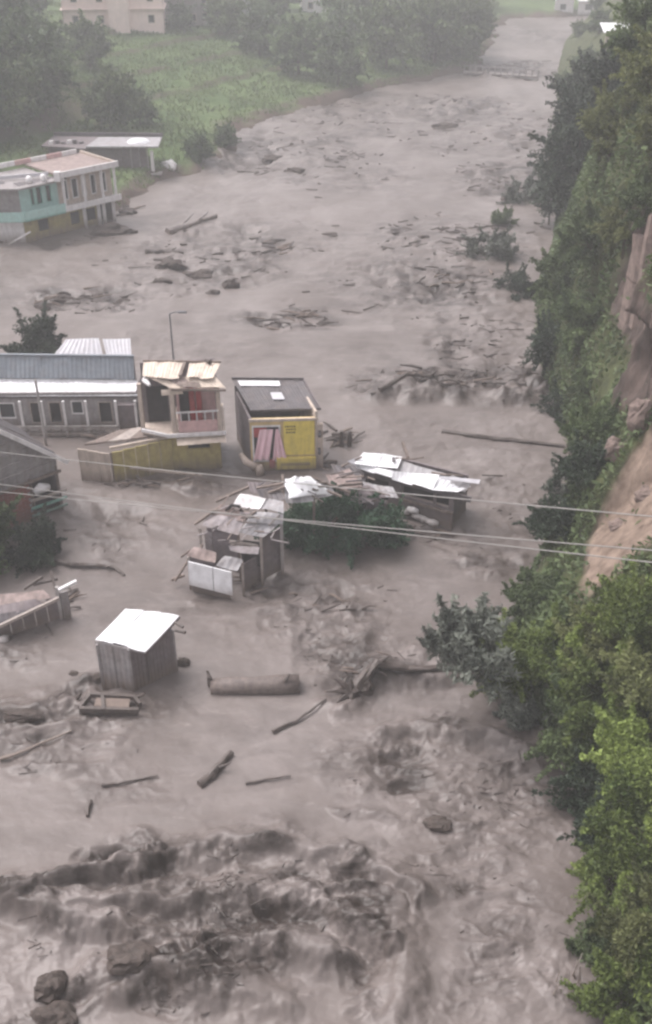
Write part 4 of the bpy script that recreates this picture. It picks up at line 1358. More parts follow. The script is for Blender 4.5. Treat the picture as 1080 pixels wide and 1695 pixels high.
# ================================================================== ruined shed at the left edge
def build_ruin():
    t = thing('ruined_shed', P(60, 1035), 'ruined mauve-grey shed half under water below the bush at the left edge', 'shed')
    for q, m in ((((-20, 985, 1.5), (72, 976, 1.7), (86, 990, 1.5), (-20, 1010, 1.2)), 'rust_tin'), (((-20, 1004, 1.35), (60, 992, 1.5), (76, 1002, 1.35), (-20, 1030, 1.05)), 'mauve_wall'), (((-20, 1022, 1.2), (40, 1008, 1.35), (50, 1018, 1.2), (-20, 1044, .95)), 'dark_tin')):
        sheet('roof_sheet', [P(*v) for v in q], M[m], t, waves=6, amp=.025, sag=.05)
    MB().beam(P(-20, 1046, .95), P(98, 990, 1.55), .1, .14).build('eave_beam', M['pale_wood'], t)
    a, b = P(-20, 1064), P(104, 1028)
    n = 6
    for i in range(n):
        u, v = lerp(a, b, i / n), lerp(a, b, (i + 1) / n - .01)
        MB().wall(u, v, -.9, .85 + .55 * i / n, .07).build('wall_board', M['mauve_wall'], t)
    MB().beam(Vector((b.x, b.y, -1)), up(b, 1.85), .14, .14).build('post', M['concrete'], t)
    b2 = P(120, 1024)
    MB().wall(b + Vector((.1, 0, 0)), b2, -.9, 1.5, .1).build('end_wall', M['grey_wall'], t)
    MB().beam(P(97, 977, 1.75), P(127, 962, 1.9), .14, .12).build('white_beam', M['white_paint'], t)
    for a, b in (((40, 975, 1.7), (70, 955, 2.1)), ((55, 968, 1.8), (96, 958, 1.9)), ((84, 945, 2.2), (92, 975, 1.7))):
        MB().beam(P(*a), P(*b), .1, .1).build('rafter', M['wet_wood'], t)
    w = thing('white_drum', P(6, 1062), 'small white drum bobbing at the foot of the ruined mauve shed', 'drum')
    c = P(6, 1061, .1)
    MB().tube([c + Vector((-.2, 0, 0)), c + Vector((.05, .02, .06)), c + Vector((.22, .04, .1))], [.17, .2, .15], 10).build('drum_body', M['white_drum'], w, True)
    MB().tube([c + Vector((.22, .04, .1)), c + Vector((.28, .05, .11))], [.07, .07], 8).build('drum_cap', M['dark_tin'], w)
build_ruin()

# ================================================================== two-storey building with the teal balcony
def build_teal():
    C, R = P(44, 400), P(192, 364)
    d = (R - C).normalized()
    n = Vector((d.y, -d.x, 0))
    L = (R - C).length
    t = thing('balcony_building', (C + R) / 2 - n * 2, 'flat-roofed two-storey building with white balcony bands and a teal corner', 'building')
    def on(s, h, out=0.0):
        return C + d * s + n * out + Vector((0, 0, h))
    kl = L * .40                                                     # the teal part ends here
    # lower storey
    ops = [(L * .50, L * .60, .5, 1.6), (L * .68, L * .78, .5, 1.6), (L * .15, L * .26, .6, 1.6)]
    rect_wall(MB(), C, on(L * .84, 0), -1.5, 2.1, ops).build('lower_wall', M['olive'], t)
    for o in ops:
        pane('dark_opening', C, R, *o, M['dark'], t)
    for s in (.64, .80, .86, .97):
        MB().beam(on(L * s, -1.5, .3), on(L * s, 2.1, .3), .26, .26).build('column', M['white_paint'], t)
    MB().wall(on(L, 0, -.3), on(L, 0, -5), -1.5, 2.1).build('end_wall', M['mauve_wall'], t)
    MB().wall(on(L * .84, 0, -1.2), on(L, 0, -1.2), -1.5, 2.1).build('inner_wall', M['dark'], t)
    MB().wall(C + n * -5, C - n * .01, -1.5, 2.1).build('end_wall', M['grey_wall'], t)
    # floor slab with white nosing, teal where it turns the corner
    MB().prism([on(-.2, 2.1, -5), on(L + .2, 2.1, -5), on(L + .2, 2.1, .9), on(-.2, 2.1, .9)], (0, 0, .2)).build('floor_slab', M['concrete'], t)
    MB().beam(on(kl, 2.28, .93), on(L + .25, 2.28, .93), .12, .5).build('balcony_band', M['white_paint'], t)
    MB().beam(on(-.3, 2.42, .95), on(kl - .02, 2.42, .95), .12, .75).build('teal_parapet', M['teal_light'], t)
    MB().beam(on(-.28, 2.05, .96), on(kl - .02, 2.05, .96), .1, .14).build('teal_ledge', M['teal'], t)
    e0, e1 = on(-.3, 2.42, .9), on(-3.2, 2.42, -1.5)
    MB().beam(e0, e1, .12, .75).build('teal_parapet', M['teal_light'], t)
    MB().beam(e0 - Vector((0, 0, .38)), e1 - Vector((0, 0, .38)), .1, .14).build('teal_ledge', M['teal'], t)
    # upper storey
    up_ops = [(L * a, L * b, 2.75, 4.5) for a, b in ((.45, .51), (.55, .62), (.66, .71), (.76, .82), (.87, .94))]
    rect_wall(MB(), on(kl, 0), on(L, 0), 2.3, 4.95, [(a - kl, b - kl, h0, h1) for a, b, h0, h1 in up_ops]).build('upper_wall', M['cream'], t)
    for o in up_ops:
        w = frame('window_frame', C, R, *o, M['white_paint'], t, .08, .03)
        pane('window_pane', C, R, *o, M['glass'], w)
    for s in (.42, .64, .84, .985):
        MB().beam(on(L * s, 2.5, .75), on(L * s, 4.95, .75), .2, .2).build('column', M['white_paint'], t)
    tops = [(L * a, L * b, 2.9, 4.4) for a, b in ((.11, .15), (.17, .23), (.27, .33))]
    rect_wall(MB(), C, on(kl - .02, 0), 2.3, 4.6, tops).build('teal_wall', M['teal_light'], t)
    for o in tops:
        w = frame('window_frame', C, R, *o, M['teal'], t, .07, .03)
        pane('window_pane', C, R, *o, M['glass'], w)
    MB().wall(on(L, 0, -.02), on(L, 0, -5), 2.3, 4.95).build('end_wall', M['mauve_wall'], t)
    f0 = on(-2.9, 0, -2.4)
    rect_wall(MB(), f0, C - d * .02, 2.3, 4.6, [(.5, 1.6, 2.9, 4.3)]).build('teal_wall', M['grey_wall'], t)
    pane('window_pane', f0, C, .5, 1.6, 2.9, 4.3, M['glass'], t)
    MB().wall(f0, C - n * .02, -1.5, 2.1).build('lower_wall', M['white_paint'], t)
    # roofs
    MB().prism([on(kl, 4.95, -5.2), on(L + .2, 4.95, -5.2), on(L + .2, 4.95, .9), on(kl, 4.95, .9)], (0, 0, .16)).build('roof_slab', M['rust_tin'], t)
    MB().beam(on(kl - .1, 5.2, .95), on(L + .25, 5.2, .95), .14, .5).build('roof_parapet', M['white_paint'], t)
    MB().beam(on(L + .25, 5.15, .8), on(L + .25, 5.15, -5.2), .14, .4).build('roof_parapet', M['cream'], t)
    for i in range(5):
        s0 = kl - 2.5 + i * (L - kl + 2.4) / 5
        MB().beam(on(s0, 5.3, -5.2), on(s0 + (L - kl + 2.4) / 5 - .05, 5.3, -5.2), .14, .4).build('roof_parapet', M['pink'] if i % 2 else M['white_paint'], t)
    MB().prism([on(-3.6, 4.62, -5.2), on(kl - .05, 4.62, -5.2), on(kl - .05, 4.62, .7), on(-.4, 4.62, .8), on(-3.6, 4.62, -2.0)], (0, 0, .14)).build('roof_slab', M['grey_wall'], t)
    for s, o in ((-3.0, -2.4), (-1.6, -1.1), (0, .6), (1.5, .6), (3.0, .6)):
        sheet('roof_sheet', [on(s, 4.86, o - 1.3), on(s + 1.35, 4.86, o - 1.1), on(s + 1.4, 4.72, o + .1), on(s, 4.72, o - .2)], random.choice([M['blue_tin'], M['grey_tin'], M['dark_tin']]), t, waves=3, amp=.03)
    MB().beam(on(-3.4, 5.0, -4.0), on(kl - .2, 5.05, -.8), .12, .3).build('roof_parapet', M['pale_tin'], t)
    MB().beam(on(kl - .25, 4.7, .75), on(kl - .25, 5.5, .75), .5, .5).build('roof_pier', M['white_paint'], t)
    for s, o in ((1.2, -.1), (2.4, .2)):
        c = on(s, 4.78, o)
        MB().tube([c, up(c, .45), up(c, .6)], [.26, .26, .15], 9).build('roof_drum', M['white_drum'], t, True)
    MB().beam(P(15, 404, .3), P(50, 384, 1.5), .22, .12).build('stair_stringer', M['white_paint'], t)
    return t
build_teal()

def build_annex():
    a, b = P(208, 296), P(262, 296)
    z0 = 0.9
    a, b = Vector((a.x, a.y, 0)), Vector((b.x, b.y, 0))
    n = Vector((0, -1, 0))
    t = thing('flat_roofed_hall', (a + b) / 2, 'dark flat-roofed hall with pale roof deck behind the balcony building', 'building')
    t.scale = (1, 1, .76)
    ex = P(78, 300)
    a2 = Vector((ex.x, a.y + 1.5, 0))
    MB().wall(a, b - Vector((1.0, 0, 0)), -.5, 4.3).build('front_wall', M['mauve_wall'], t)
    MB().wall(a2, a - Vector((.02, 0, 0)), -.5, 4.0).build('side_wall', M['mauve_wall'], t)
    for s in (.25, .5, .75):
        MB().beam(lerp(a, b, s) + Vector((0, -.08, .9)), lerp(a, b, s) + Vector((0, -.08, 4.2)), .12, .12).build('pilaster', M['grey_wall'], t)
    MB().beam(b + Vector((-.4, -.2, 0)), b + Vector((-.4, -.2, 3.8)), .3, .3).build('column', M['white_paint'], t)
    MB().prism([a + Vector((-.6, -.9, .75)), b + Vector((.5, -.9, .75)), b + Vector((.5, .4, .75)), a + Vector((-.6, .4, .75))], (0, 0, .2)).build('plinth', M['concrete'], t)
    MB().prism([a + Vector((-3.6, -.7, 4.3)), b + Vector((.4, -.7, 4.3)), b + Vector((.2, 3.6, 4.3)), a + Vector((-3.0, 3.6, 4.3))], (0, 0, .2)).build('roof_slab', M['grey_tin'], t)
    MB().prism([a2 + Vector((-.5, -.8, 4.02)), a + Vector((-3.62, -1.5 + .8, 4.02)), a + Vector((-3.02, 4.6, 4.02)), a2 + Vector((-.2, 3.6, 4.02))], (0, 0, .2)).build('roof_slab', M['mauve_wall'], t)
    MB().beam(a2 + Vector((-.3, 4.2, 4.3)), b + Vector((.3, 3.7, 4.75)), .2, .5).build('roof_parapet', M['dark_tin'], t)
    for k in range(6):
        c = a2 + Vector((.2 + k * .62, -.3 + .1 * (k % 2), 4.22))
        MB().prism([c, c + Vector((.4, 0, 0)), c + Vector((.4, .4, 0)), c + Vector((0, .4, 0))], (0, 0, random.uniform(.25, .6))).build('roof_block', M['white_paint'] if k % 3 == 0 else M['dark_tin'], t)
    c = lerp(a, b, .45) + Vector((0, 1.2, 4.5))
    vs = [c + Vector((1.25 * math.cos(x) * math.cos(y), .9 * math.sin(x) * math.cos(y), .55 * math.sin(y))) for y in (0, .5, 1.0, 1.4) for x in np.linspace(0, 2 * math.pi, 14, endpoint=False)]
    fs = [(j * 14 + i, j * 14 + (i + 1) % 14, (j + 1) * 14 + (i + 1) % 14, (j + 1) * 14 + i) for j in range(3) for i in range(14)] + [tuple(range(42, 56))]
    MB().add(vs, fs).build('roof_dome', M['white_tin'], t, True)
build_annex()

# ================================================================== houses across the fields
def far_house(name, px, py, w, h, dep, mt, label, floors=2, rz=0.12, roofm='pink', bay=True):
    p = on_land(px, py)
    p.z -= .2
    t = thing(name, p, label, 'house')
    d = Vector((math.cos(rz), math.sin(rz), 0))
    n = Vector((d.y, -d.x, 0))
    a, b = p - d * w / 2, p + d * w / 2
    fh = h / floors
    for k in range(floors):
        ops = []
        nwin = max(2, int(w / 3.2))
        for i in range(nwin):
            s = w * (i + .5) / nwin
            ops.append((s - .5, s + .5, p.z + k * fh + .9, p.z + k * fh + 2.1))
        rect_wall(MB(), a, b, p.z - 1 + (1 if k else 0) + k * fh, p.z + (k + 1) * fh - .12, ops, .25).build('front_wall', mt, t)
        for o in ops:
            f = frame('window_frame', a, b, *o, M['cream'], t, .1, .06)
            pane('window_pane', a, b, *o, M['glass'], f, .12)
        MB().prism([a - d * .3 + n * .5 + Vector((0, 0, (k + 1) * fh - .12)), b + d * .3 + n * .5 + Vector((0, 0, (k + 1) * fh - .12)), b + d * .3 - n * dep + Vector((0, 0, (k + 1) * fh - .12)), a - d * .3 - n * dep + Vector((0, 0, (k + 1) * fh - .12))],
                   (0, 0, .12)).build('floor_band' if k < floors - 1 else 'roof', M[roofm], t)
    MB().wall(b, b - n * dep, p.z - 1, p.z + h - .14).build('side_wall', mt, t)
    MB().wall(a - n * dep, a, p.z - 1, p.z + h - .14).build('side_wall', mt, t)
    if bay:
        c, e = a + d * w * .46 + n * 1.4, a + d * w * .66 + n * 1.4
        MB().hexa([Vector((v.x, v.y, p.z - 1)) for v in (c, e, e - n * 1.38, c - n * 1.38)], [Vector((v.x, v.y, p.z + h * .98)) for v in (c, e, e - n * 1.38, c - n * 1.38)]).build('stair_bay', mt, t)
    return t

far_house('pink_house', 190, 47, 15.5, 9.0, 8, M['house_pink'], 'large pale pink house of three floors at the top of the green field', 3, .1, 'house_pink')
far_house('grey_house', 306, 44, 6, 4.5, 5, M['grey_wall'], 'low grey house at the field edge right of the pink house', 1, .1, 'grey_tin', False)
far_house('narrow_white_house', 345, 42, 2.2, 5.0, 3, M['white_paint'], 'narrow white house like a tower beyond the low grey house', 2, .1, 'pale_tin', False)
far_house('blue_grey_house', 408, 30, 7, 5.5, 5, M['pale_tin'], 'hazy blue-grey house among the trees above the green field', 2, .1, 'blue_tin', False)
far_house('red_roofed_house', 528, 22, 6, 3.2, 5, M['white_paint'], 'small white house with dull red roof among trees beyond the field', 1, .1, 'rust_tin', False)

def bend_house():
    p = on_land(960, 24)
    t = thing('white_cottage', p, 'small white cottage in haze above the river bend at the top', 'house')
    for dx, w, h in ((-3.5, 4, 3.6), (2, 5, 2.6)):
        a, b = p + Vector((dx - w / 2, 0, 0)), p + Vector((dx + w / 2, 0, 0))
        ops = [(w * .3, w * .6, p.z + .9, p.z + 2.0)]
        rect_wall(MB(), a, b, p.z - 3, p.z + h, ops, .25).build('front_wall', M['white_paint'], t)
        pane('window_pane', a, b, *ops[0], M['glass'], t)
        q = [a + Vector((-.3, 4, h + 1.4)), b + Vector((.3, 4, h + 1.4)), b + Vector((.3, -.5, h)), a + Vector((-.3, -.5, h))]
        sheet('roof', q, M['white_tin'], t, waves=4)
bend_house()

def bank_roof():
    p = Vector((38.7, 150, 7.6))
    t = thing('bank_hut', p, 'hut with a pale tin roof half hidden among the trees above the right bank', 'hut')
    a = p + Vector((-1.6, -1.2, 0))
    b = p + Vector((1.9, -1.2, 0))
    MB().wall(a, b, p.z - 1.5, p.z + 1.2).build('wall', M['cream'], t)
    sheet('roof', [a + Vector((-.3, 3, 2.1)), b + Vector((.3, 3, 2.1)), b + Vector((.4, -.5, 1.3)), a + Vector((-.4, -.5, 1.3))], M['white_tin'], t, waves=6)
bank_roof()

# ================================================================== plants on the right bank
NB = [  # proto, base pixel, scale, label, group
    ('shrub_grey', (778, 1085), 1.25, 'grey-leaved shrub with pointed pale leaves leaning furthest over the flood'),
    ('shrub_grey', (735, 1085), .70, 'small grey-leaved sprig on the river side of the leaning grey shrub'),
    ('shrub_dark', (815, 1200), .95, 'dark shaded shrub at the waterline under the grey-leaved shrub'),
    ('shrub_bright', (850, 1110), 1.25, 'bright green shrub directly behind the grey-leaved shrub'),
    ('shrub_mid', (880, 1010), 1.0, 'dull green shrub at the foot of the tan earth slip'),
    ('shrub_dark', (885, 955), .85, 'small dark shrub on the waterline just below the wires'),
    ('shrub_grey', (880, 1210), 1.05, 'greyish leafy shrub hanging over the waterline under the bright bushes'),
    ('shrub_bright2', (930, 1120), 1.30, 'broad yellow-green shrub in the middle of the bushy slope'),
    ('shrub_olive', (1000, 1080), 1.15, 'olive green shrub on the slope just under the earth slip'),
    ('shrub_bright', (1070, 1050), 1.35, 'bright shrub under the ridge at the right edge, below the slip'),
    ('shrub_bright2', (1010, 1190), 1.35, 'large bright bush with deep gaps on the bushy slope'),
    ('shrub_mid', (960, 1235), 1.20, 'mid green bush above the dark hollow by the water'),
    ('shrub_olive', (1075, 1160), 1.3, 'olive bush at the right edge level with the grey-leaved shrub'),
    ('shrub_bright', (1060, 1290), 1.3, 'bright bush at the right edge above the dark hollow'),
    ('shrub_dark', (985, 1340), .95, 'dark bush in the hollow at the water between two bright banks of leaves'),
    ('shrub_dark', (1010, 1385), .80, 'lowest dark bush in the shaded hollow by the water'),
    ('shrub_bright2', (1075, 1400), 1.2, 'bright leafy bush just above the lower right corner thicket'),
    ('shrub_bright', (1020, 1480), 1.05, 'yellow-green bush on the waterline in the lower thicket'),
    ('shrub_olive', (1065, 1560), 1.15, 'olive and yellow bush in the lower thicket at the right edge'),
    ('shrub_mid', (1005, 1590), .95, 'dull green bush on the waterline near the lower right corner'),
    ('shrub_bright2', (1060, 1680), 1.2, 'bright bush in the lower right corner'),
    ('shrub_olive', (990, 1690), .75, 'olive sprig at the waterline in the lower right corner'),
]
for key, (px, py), sc, lab in NB:
    p = on_bank(px, py, 38)
    p.z -= 0.45 * sc
    plant(key, p, sc, lab, 'shrub', 'shrub', 'shrubs on the near right bank')

CB = [
    ('shrub_olive', (1035, 395), 1.1, 'olive shrub hanging over the pale rock columns'),
    ('shrub_mid', (1075, 360), 1.2, 'green shrub on top of the cliff at the right edge'),
    ('shrub_mid', (985, 420), 1.5, 'grey-green bush below the dark trees'),
    ('shrub_mid', (930, 480), 1.6, 'broad grey-green bush over the pale backwater'),
    ('shrub_mid', (960, 560), 1.4, 'grey-green bush at the middle of the steep bank'),
    ('shrub_dark', (915, 590), 1.2, 'dark bush at the waterline of the steep bank'),
    ('shrub_mid', (975, 655), .85, 'dull green bush against the foot of the dark rock'),
    ('shrub_dark', (930, 690), .9, 'dark bush at the water beside the lower rapids'),
    ('shrub_mid', (975, 735), 1.05, 'brighter bush under the dark rock above the long trunk'),
    ('shrub_dark', (970, 785), .85, 'dark bush at the waterline beside the tan earth slip'),
    ('shrub_grey', (945, 815), .9, 'bare grey scrub at the foot of the earth slip'),
    ('shrub_dark', (925, 880), .9, 'dark green shrub behind the wires at the water'),
    ('shrub_olive', (1078, 1010), .8, 'olive shrub on the ridge above the bushy slope'),
]
for key, (px, py), sc, lab in CB:
    p = on_bank(px, py, 55)
    p.z -= 0.4 * sc
    plant(key, p, sc, lab, 'tree' if key.startswith('tree') else 'shrub', 'tree' if key.startswith('tree') else 'shrub', 'plants on the cliff')

def bank_at(y, dx):
    return Vector((float(rshore(y)) + dx, y, float(bank_z(y, dx))))
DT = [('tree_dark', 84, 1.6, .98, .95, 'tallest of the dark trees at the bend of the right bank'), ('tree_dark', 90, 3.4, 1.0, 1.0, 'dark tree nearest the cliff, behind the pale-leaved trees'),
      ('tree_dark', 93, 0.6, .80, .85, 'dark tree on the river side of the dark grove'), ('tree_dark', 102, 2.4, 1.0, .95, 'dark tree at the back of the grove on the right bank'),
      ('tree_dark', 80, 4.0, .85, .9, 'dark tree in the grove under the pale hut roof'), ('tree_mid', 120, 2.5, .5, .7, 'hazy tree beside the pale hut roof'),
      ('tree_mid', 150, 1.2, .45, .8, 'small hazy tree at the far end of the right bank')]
for key, y, dx, sc, sq, lab in DT:
    p = bank_at(y, dx)
    p.z -= .5
    plant(key, p, sc, lab, 'tree', 'tree', 'dark trees on the right bank', None, sq)
for key, y, dx, sc, lab in (('tree_olive', 58, 3.6, .9, 'slender light green tree at the top right corner'), ('tree_olive', 62, 2.6, .85, 'yellow-green tree on the cliff edge, left of the slender light tree'),
                            ('tree_mid', 66, 4.2, .6, 'leafy tree between the dark trees and the cliff top'), ('tree_olive', 54, 3.2, .7, 'small yellow-green tree above the pale rock columns'),
                            ('tree_olive', 70, 3.0, .62, 'pale-leaved tree against the dark grove')):
    p = bank_at(y, dx)
    p.z -= .4
    plant(key, p, sc, lab, 'tree', 'tree', 'trees on the cliff top')

HL = ['hazy dark tree just upstream of the dark grove', 'hazy pale tree below the pale hut roof on the river side', 'faint pale tree upstream of the hut on the far right bank', 'faint dark tree midway between the hut and the river bend', 'faint pale tree on the inner corner of the river bend']
for i in range(5):
    y = 132 + i * 17.0
    p = bank_at(y, 1.5 + (i * 2.3) % 5)
    p.z -= .5
    plant('tree_far' if i % 3 else 'tree_far_dark', p, .36 + .05 * (i % 3), HL[i], 'tree', 'tree', 'hazy trees on the far right bank')

# shrubs standing in the flood
FS = [('shrub_grey', (812, 440), 1.5, 'half-drowned grey shrub left of the pale backwater'), ('shrub_dark', (852, 500), 1.05, 'small drowned dark shrub below the pale backwater'),
      ('shrub_grey', (870, 345), 1.5, 'drowned grey scrub upstream of the pale backwater'), ('shrub_mid', (830, 385), 1.0, 'low drowned green shrub beside the rapids')]
for key, (px, py), sc, lab in FS:
    p = P(px, py, -.75)
    plant(key, p, sc, lab, 'shrub', 'shrub', 'drowned shrubs')

# leaf litter and creepers over the bank
def undergrowth():
    n = 110000
    y = rng.uniform(12, 112, n) ** 1.0
    dx = rng.random(n) ** 1.3 * 11
    x, z = bank_point(y, dx)
    rk, er = zone(y, dx)
    keep = (rng.random(n) > np.clip(rk * 1.15 + er * 1.1, 0, 0.985)) & (z > 0.05) & (vnoise(y * 0.7, dx * 0.7, 81) + 0.25 * rng.random(n) > 0.34)
    y, dx, x, z = y[keep], dx[keep], x[keep], z[keep]
    m = len(y)
    ctr = np.stack([x - 0.22 * rng.random(m) - 0.05, y - 0.15 * rng.random(m), z + 0.12 + 0.28 * rng.random(m)], 1)
    dirs = rng.normal(size=(m, 3)) * 0.7 + np.array([-0.5, -0.3, 0.25])
    tint = 0.6 * vnoise(y * 0.55, dx * 0.9 + z * 0.3, 83) + 0.4 * rng.random(m)
    me = leaf_mesh('bank_undergrowth', ctr, dirs, tint, 0.34, 0.14, LEAF['mid'])
    setp(link('bank_undergrowth', me), kind='stuff')
undergrowth()

# blocks of the rock face
ROCKS = [((1038, 470), (.55, .8, 2.6), 'pale upright rock column under the hanging olive shrub'), ((1060, 450), (.5, .7, 3.0), 'tall pale rock column at the right edge of the cliff'),
         ((1052, 690), (.45, .45, .7), 'brown rock block at the foot of the cliff'), ((1012, 745), (.5, .45, .5), 'loose boulder on top of the earth slip'),
         ((1074, 480), (.5, .6, 2.4), 'rock column touching the right edge under the trees'), ((1065, 820), (.55, .45, .4), 'pale stone lying in the earth slip'), ((1020, 870), (.4, .35, .3), 'small stone low in the earth slip'),
         ((985, 1045), (.7, .45, .3), 'flat pale stone slab among the bushes below the earth slip')]
def boulder_mesh(name, c, r, seed, mt, parent=None):
    g = np.random.default_rng(seed)
    nu, nv = 22, 13
    vs, fs = [], []
    for j in range(nv + 1):
        ph = -math.pi / 2 + math.pi * j / nv
        for i in range(nu):
            th = 2 * math.pi * i / nu
            d = np.array([math.cos(ph) * math.cos(th), math.cos(ph) * math.sin(th), math.sin(ph)])
            k = 1 + .55 * float(fbm(d[0] * 1.3 + seed + d[2] * .7, d[1] * 1.4 + d[2] * 1.1, 5, seed % 50, 0.6))
            d = np.sign(d) * np.abs(d) ** .9
            vs.append((c[0] + d[0] * r[0] * k, c[1] + d[1] * r[1] * k, c[2] + d[2] * r[2] * k))
    for j in range(nv):
        for i in range(nu):
            fs.append((j * nu + i, j * nu + (i + 1) % nu, (j + 1) * nu + (i + 1) % nu, (j + 1) * nu + i))
    return MB().add(vs, fs).build(name, mt, parent, False)
M['cliff_rock'] = mat('cliff_rock', (0.19, 0.145, 0.128), 0.9, 0.45, 2.5, 0.6, 0, 0.6, 0.15)
M['dark_rock'] = mat('dark_rock', (0.085, 0.066, 0.060), 0.85, 0.4, 2.5, 0.3, 0, 0.6, 0.15)
def column_mesh(name, c, r, seed, mt):
    """jointed upright block of the cliff: uneven polygon, stepped sides, sloping broken top"""
    g = np.random.default_rng(seed)
    k = 7
    ang = np.sort(np.linspace(0, 2 * math.pi, k, endpoint=False) + g.uniform(-.25, .25, k))
    base = g.uniform(.75, 1.1, k)
    vs, fs = [], []
    zs = [-1, -.55, -.5, .05, .1, .6, .64, 1]
    for j, z in enumerate(zs):
        w = 1 - .12 * (z + 1) / 2 + g.uniform(-.07, .07)
        ox, oy = g.uniform(-.06, .06, 2)
        for i in range(k):
            tilt = g.uniform(-.12, .05) if j == len(zs) - 1 else 0
            vs.append((c[0] + r[0] * (base[i] * w * math.cos(ang[i]) + ox), c[1] + r[1] * (base[i] * w * math.sin(ang[i]) + oy), c[2] + r[2] * (z + tilt)))
    for j in range(len(zs) - 1):
        for i in range(k):
            fs.append((j * k + i, j * k + (i + 1) % k, (j + 1) * k + (i + 1) % k, (j + 1) * k + i))
    m = (len(zs) - 1) * k
    fs.append(tuple(m + i for i in range(k)))
    return MB().add(vs, fs).build(name, mt)
for i, ((px, py), r, lab) in enumerate(ROCKS):
    p = on_bank(px, py, 46)
    if i in (0, 1, 4):
        o = column_mesh('rock_column', (p.x + r[0] * .95, p.y + .1, p.z), r, 100 + i, M['cliff_rock'])
    else:
        o = boulder_mesh('rock', (p.x + .15, p.y, p.z), r, 100 + i, M['cliff_rock'])
    setp(o, lab, 'rock', 'rocks of the cliff')

# ================================================================== trees on the left
def LZ(x, y):
    return float(left_land(np.array([x]), np.array([y]))[0])

LT = [('tree_far', (232, 205), .55, 'tree at the foot of the wooded spur beside the green field'), ('tree_far_dark', (185, 218), .85, 'dark tree above the flat-roofed hall at the end of the wooded spur'),
      ('tree_far_dark', (150, 112), .8, 'dark tree on the crest of the wooded spur against the field'), ('tree_far', (45, 40), 1.0, 'pale tree on the spur crest below the pink house'),
      ('tree_far', (60, 175), 1.1, 'light green tree in the middle of the wooded spur'), ('tree_far_dark', (20, 225), 1.0, 'dark tree at the left edge behind the teal building'),
      ('tree_far', (300, 52), .55, 'small tree in front of the low grey house'), ('tree_far_dark', (375, 60), .8, 'tree between the blue-grey house and the field'),
      ('tree_far', (430, 95), .85, 'round tree at the right end of the green field'), ('tree_far', (495, 125), 1.0, 'grey-green tree on the bank at the end of the field'),
      ('tree_far', (560, 140), .95, 'grey-green tree on the bank just before the dark wood'), ('tree_far_dark', (640, 115), 1.2, 'dark tree at the front of the hazy wood'),
      ('tree_far_dark', (720, 105), 1.25, 'large dark tree on the point of the river bend'), ('tree_far_dark', (775, 85), 1.0, 'outermost dark tree of the hazy wood by the river'),
      ('tree_far', (450, 40), .9, 'tree left of the small red-roofed house'), ('tree_far', (590, 60), 1.1, 'tree right of the small red-roofed house'),
      ('tree_far', (330, 268), .42, 'low green bush on the bank behind the white boulder'), ('tree_far', (375, 245), .36, 'small green bush at the water on the grassy bank')]
for key, (px, py), sc, lab in LT:
    p = on_land(px, py)
    p.z -= .3
    plant(key, p, sc, lab, 'tree' if sc > .5 else 'bush', 'tree' if sc > .5 else 'bush', 'trees across the river')

def wood(name, key, boxes, n, smin, smax, seed):
    """far-off wood that reads as one mass"""
    g = np.random.default_rng(seed)
    crown = PROTO[key][0]
    nv = len(crown.vertices)
    co = np.empty(nv * 3)
    crown.vertices.foreach_get('co', co)
    co = co.reshape(-1, 3)
    ti = np.empty(nv)
    crown.attributes['tint'].data.foreach_get('value', ti)
    out, tt = [], []
    for k in range(n):
        b = boxes[g.integers(0, len(boxes))]
        x, y = g.uniform(b[0], b[1]), g.uniform(b[2], b[3])
        if float(poly_dist(np.array([x]), np.array([y]), L_SHORE)[0]) < 4:
            continue
        edge = np.interp(y, [60, 100, 118, 128, 150, 175, 260], [-46, -42, -31, -27, -36, -47, -75])
        if name == 'spur_wood' and x > edge - 1:
            continue
        s, a = g.uniform(smin, smax), g.uniform(0, 6.28)
        c = co.copy()
        if len(out) % 2:
            c = c.reshape(-1, 4, 3)[::2].reshape(-1, 3)
            tk = ti.reshape(-1, 4)[::2].reshape(-1)
        else:
            c = c.reshape(-1, 4, 3)[1::2].reshape(-1, 3)
            tk = ti.reshape(-1, 4)[1::2].reshape(-1)
        r = np.stack([c[:, 0] * math.cos(a) - c[:, 1] * math.sin(a), c[:, 0] * math.sin(a) + c[:, 1] * math.cos(a), c[:, 2]], 1) * s
        out.append(r + np.array([x, y, LZ(x, y) - .8 * s]))
        tt.append(np.clip(tk * .75 + g.uniform(-.1, .35), 0, 1))
    V = np.concatenate(out)
    F = np.arange(len(V)).reshape(-1, 4)
    setp(link(name, npmesh(name, V, F, crown.materials[0], {'tint': np.concatenate(tt)})), kind='stuff')
wood('spur_wood', 'tree_far', [(-75, -24, 98, 140), (-60, -28, 100, 125), (-85, -35, 130, 175)], 110, .6, 1.15, 5)
wood('far_wood', 'tree_far_dark', [(8, 34, 172, 215), (2, 34, 200, 250), (-12, 32, 215, 290), (14, 30, 175, 190)], 100, .8, 1.4, 6)
wood('village_trees', 'tree_far', [(-40, -8, 186, 250), (-30, 5, 176, 235), (-70, -20, 200, 280)], 24, .6, 1.1, 7)
wood('bend_trees', 'tree_far', [(34, 130, 262, 330), (70, 140, 252, 300)], 70, .8, 1.3, 8)

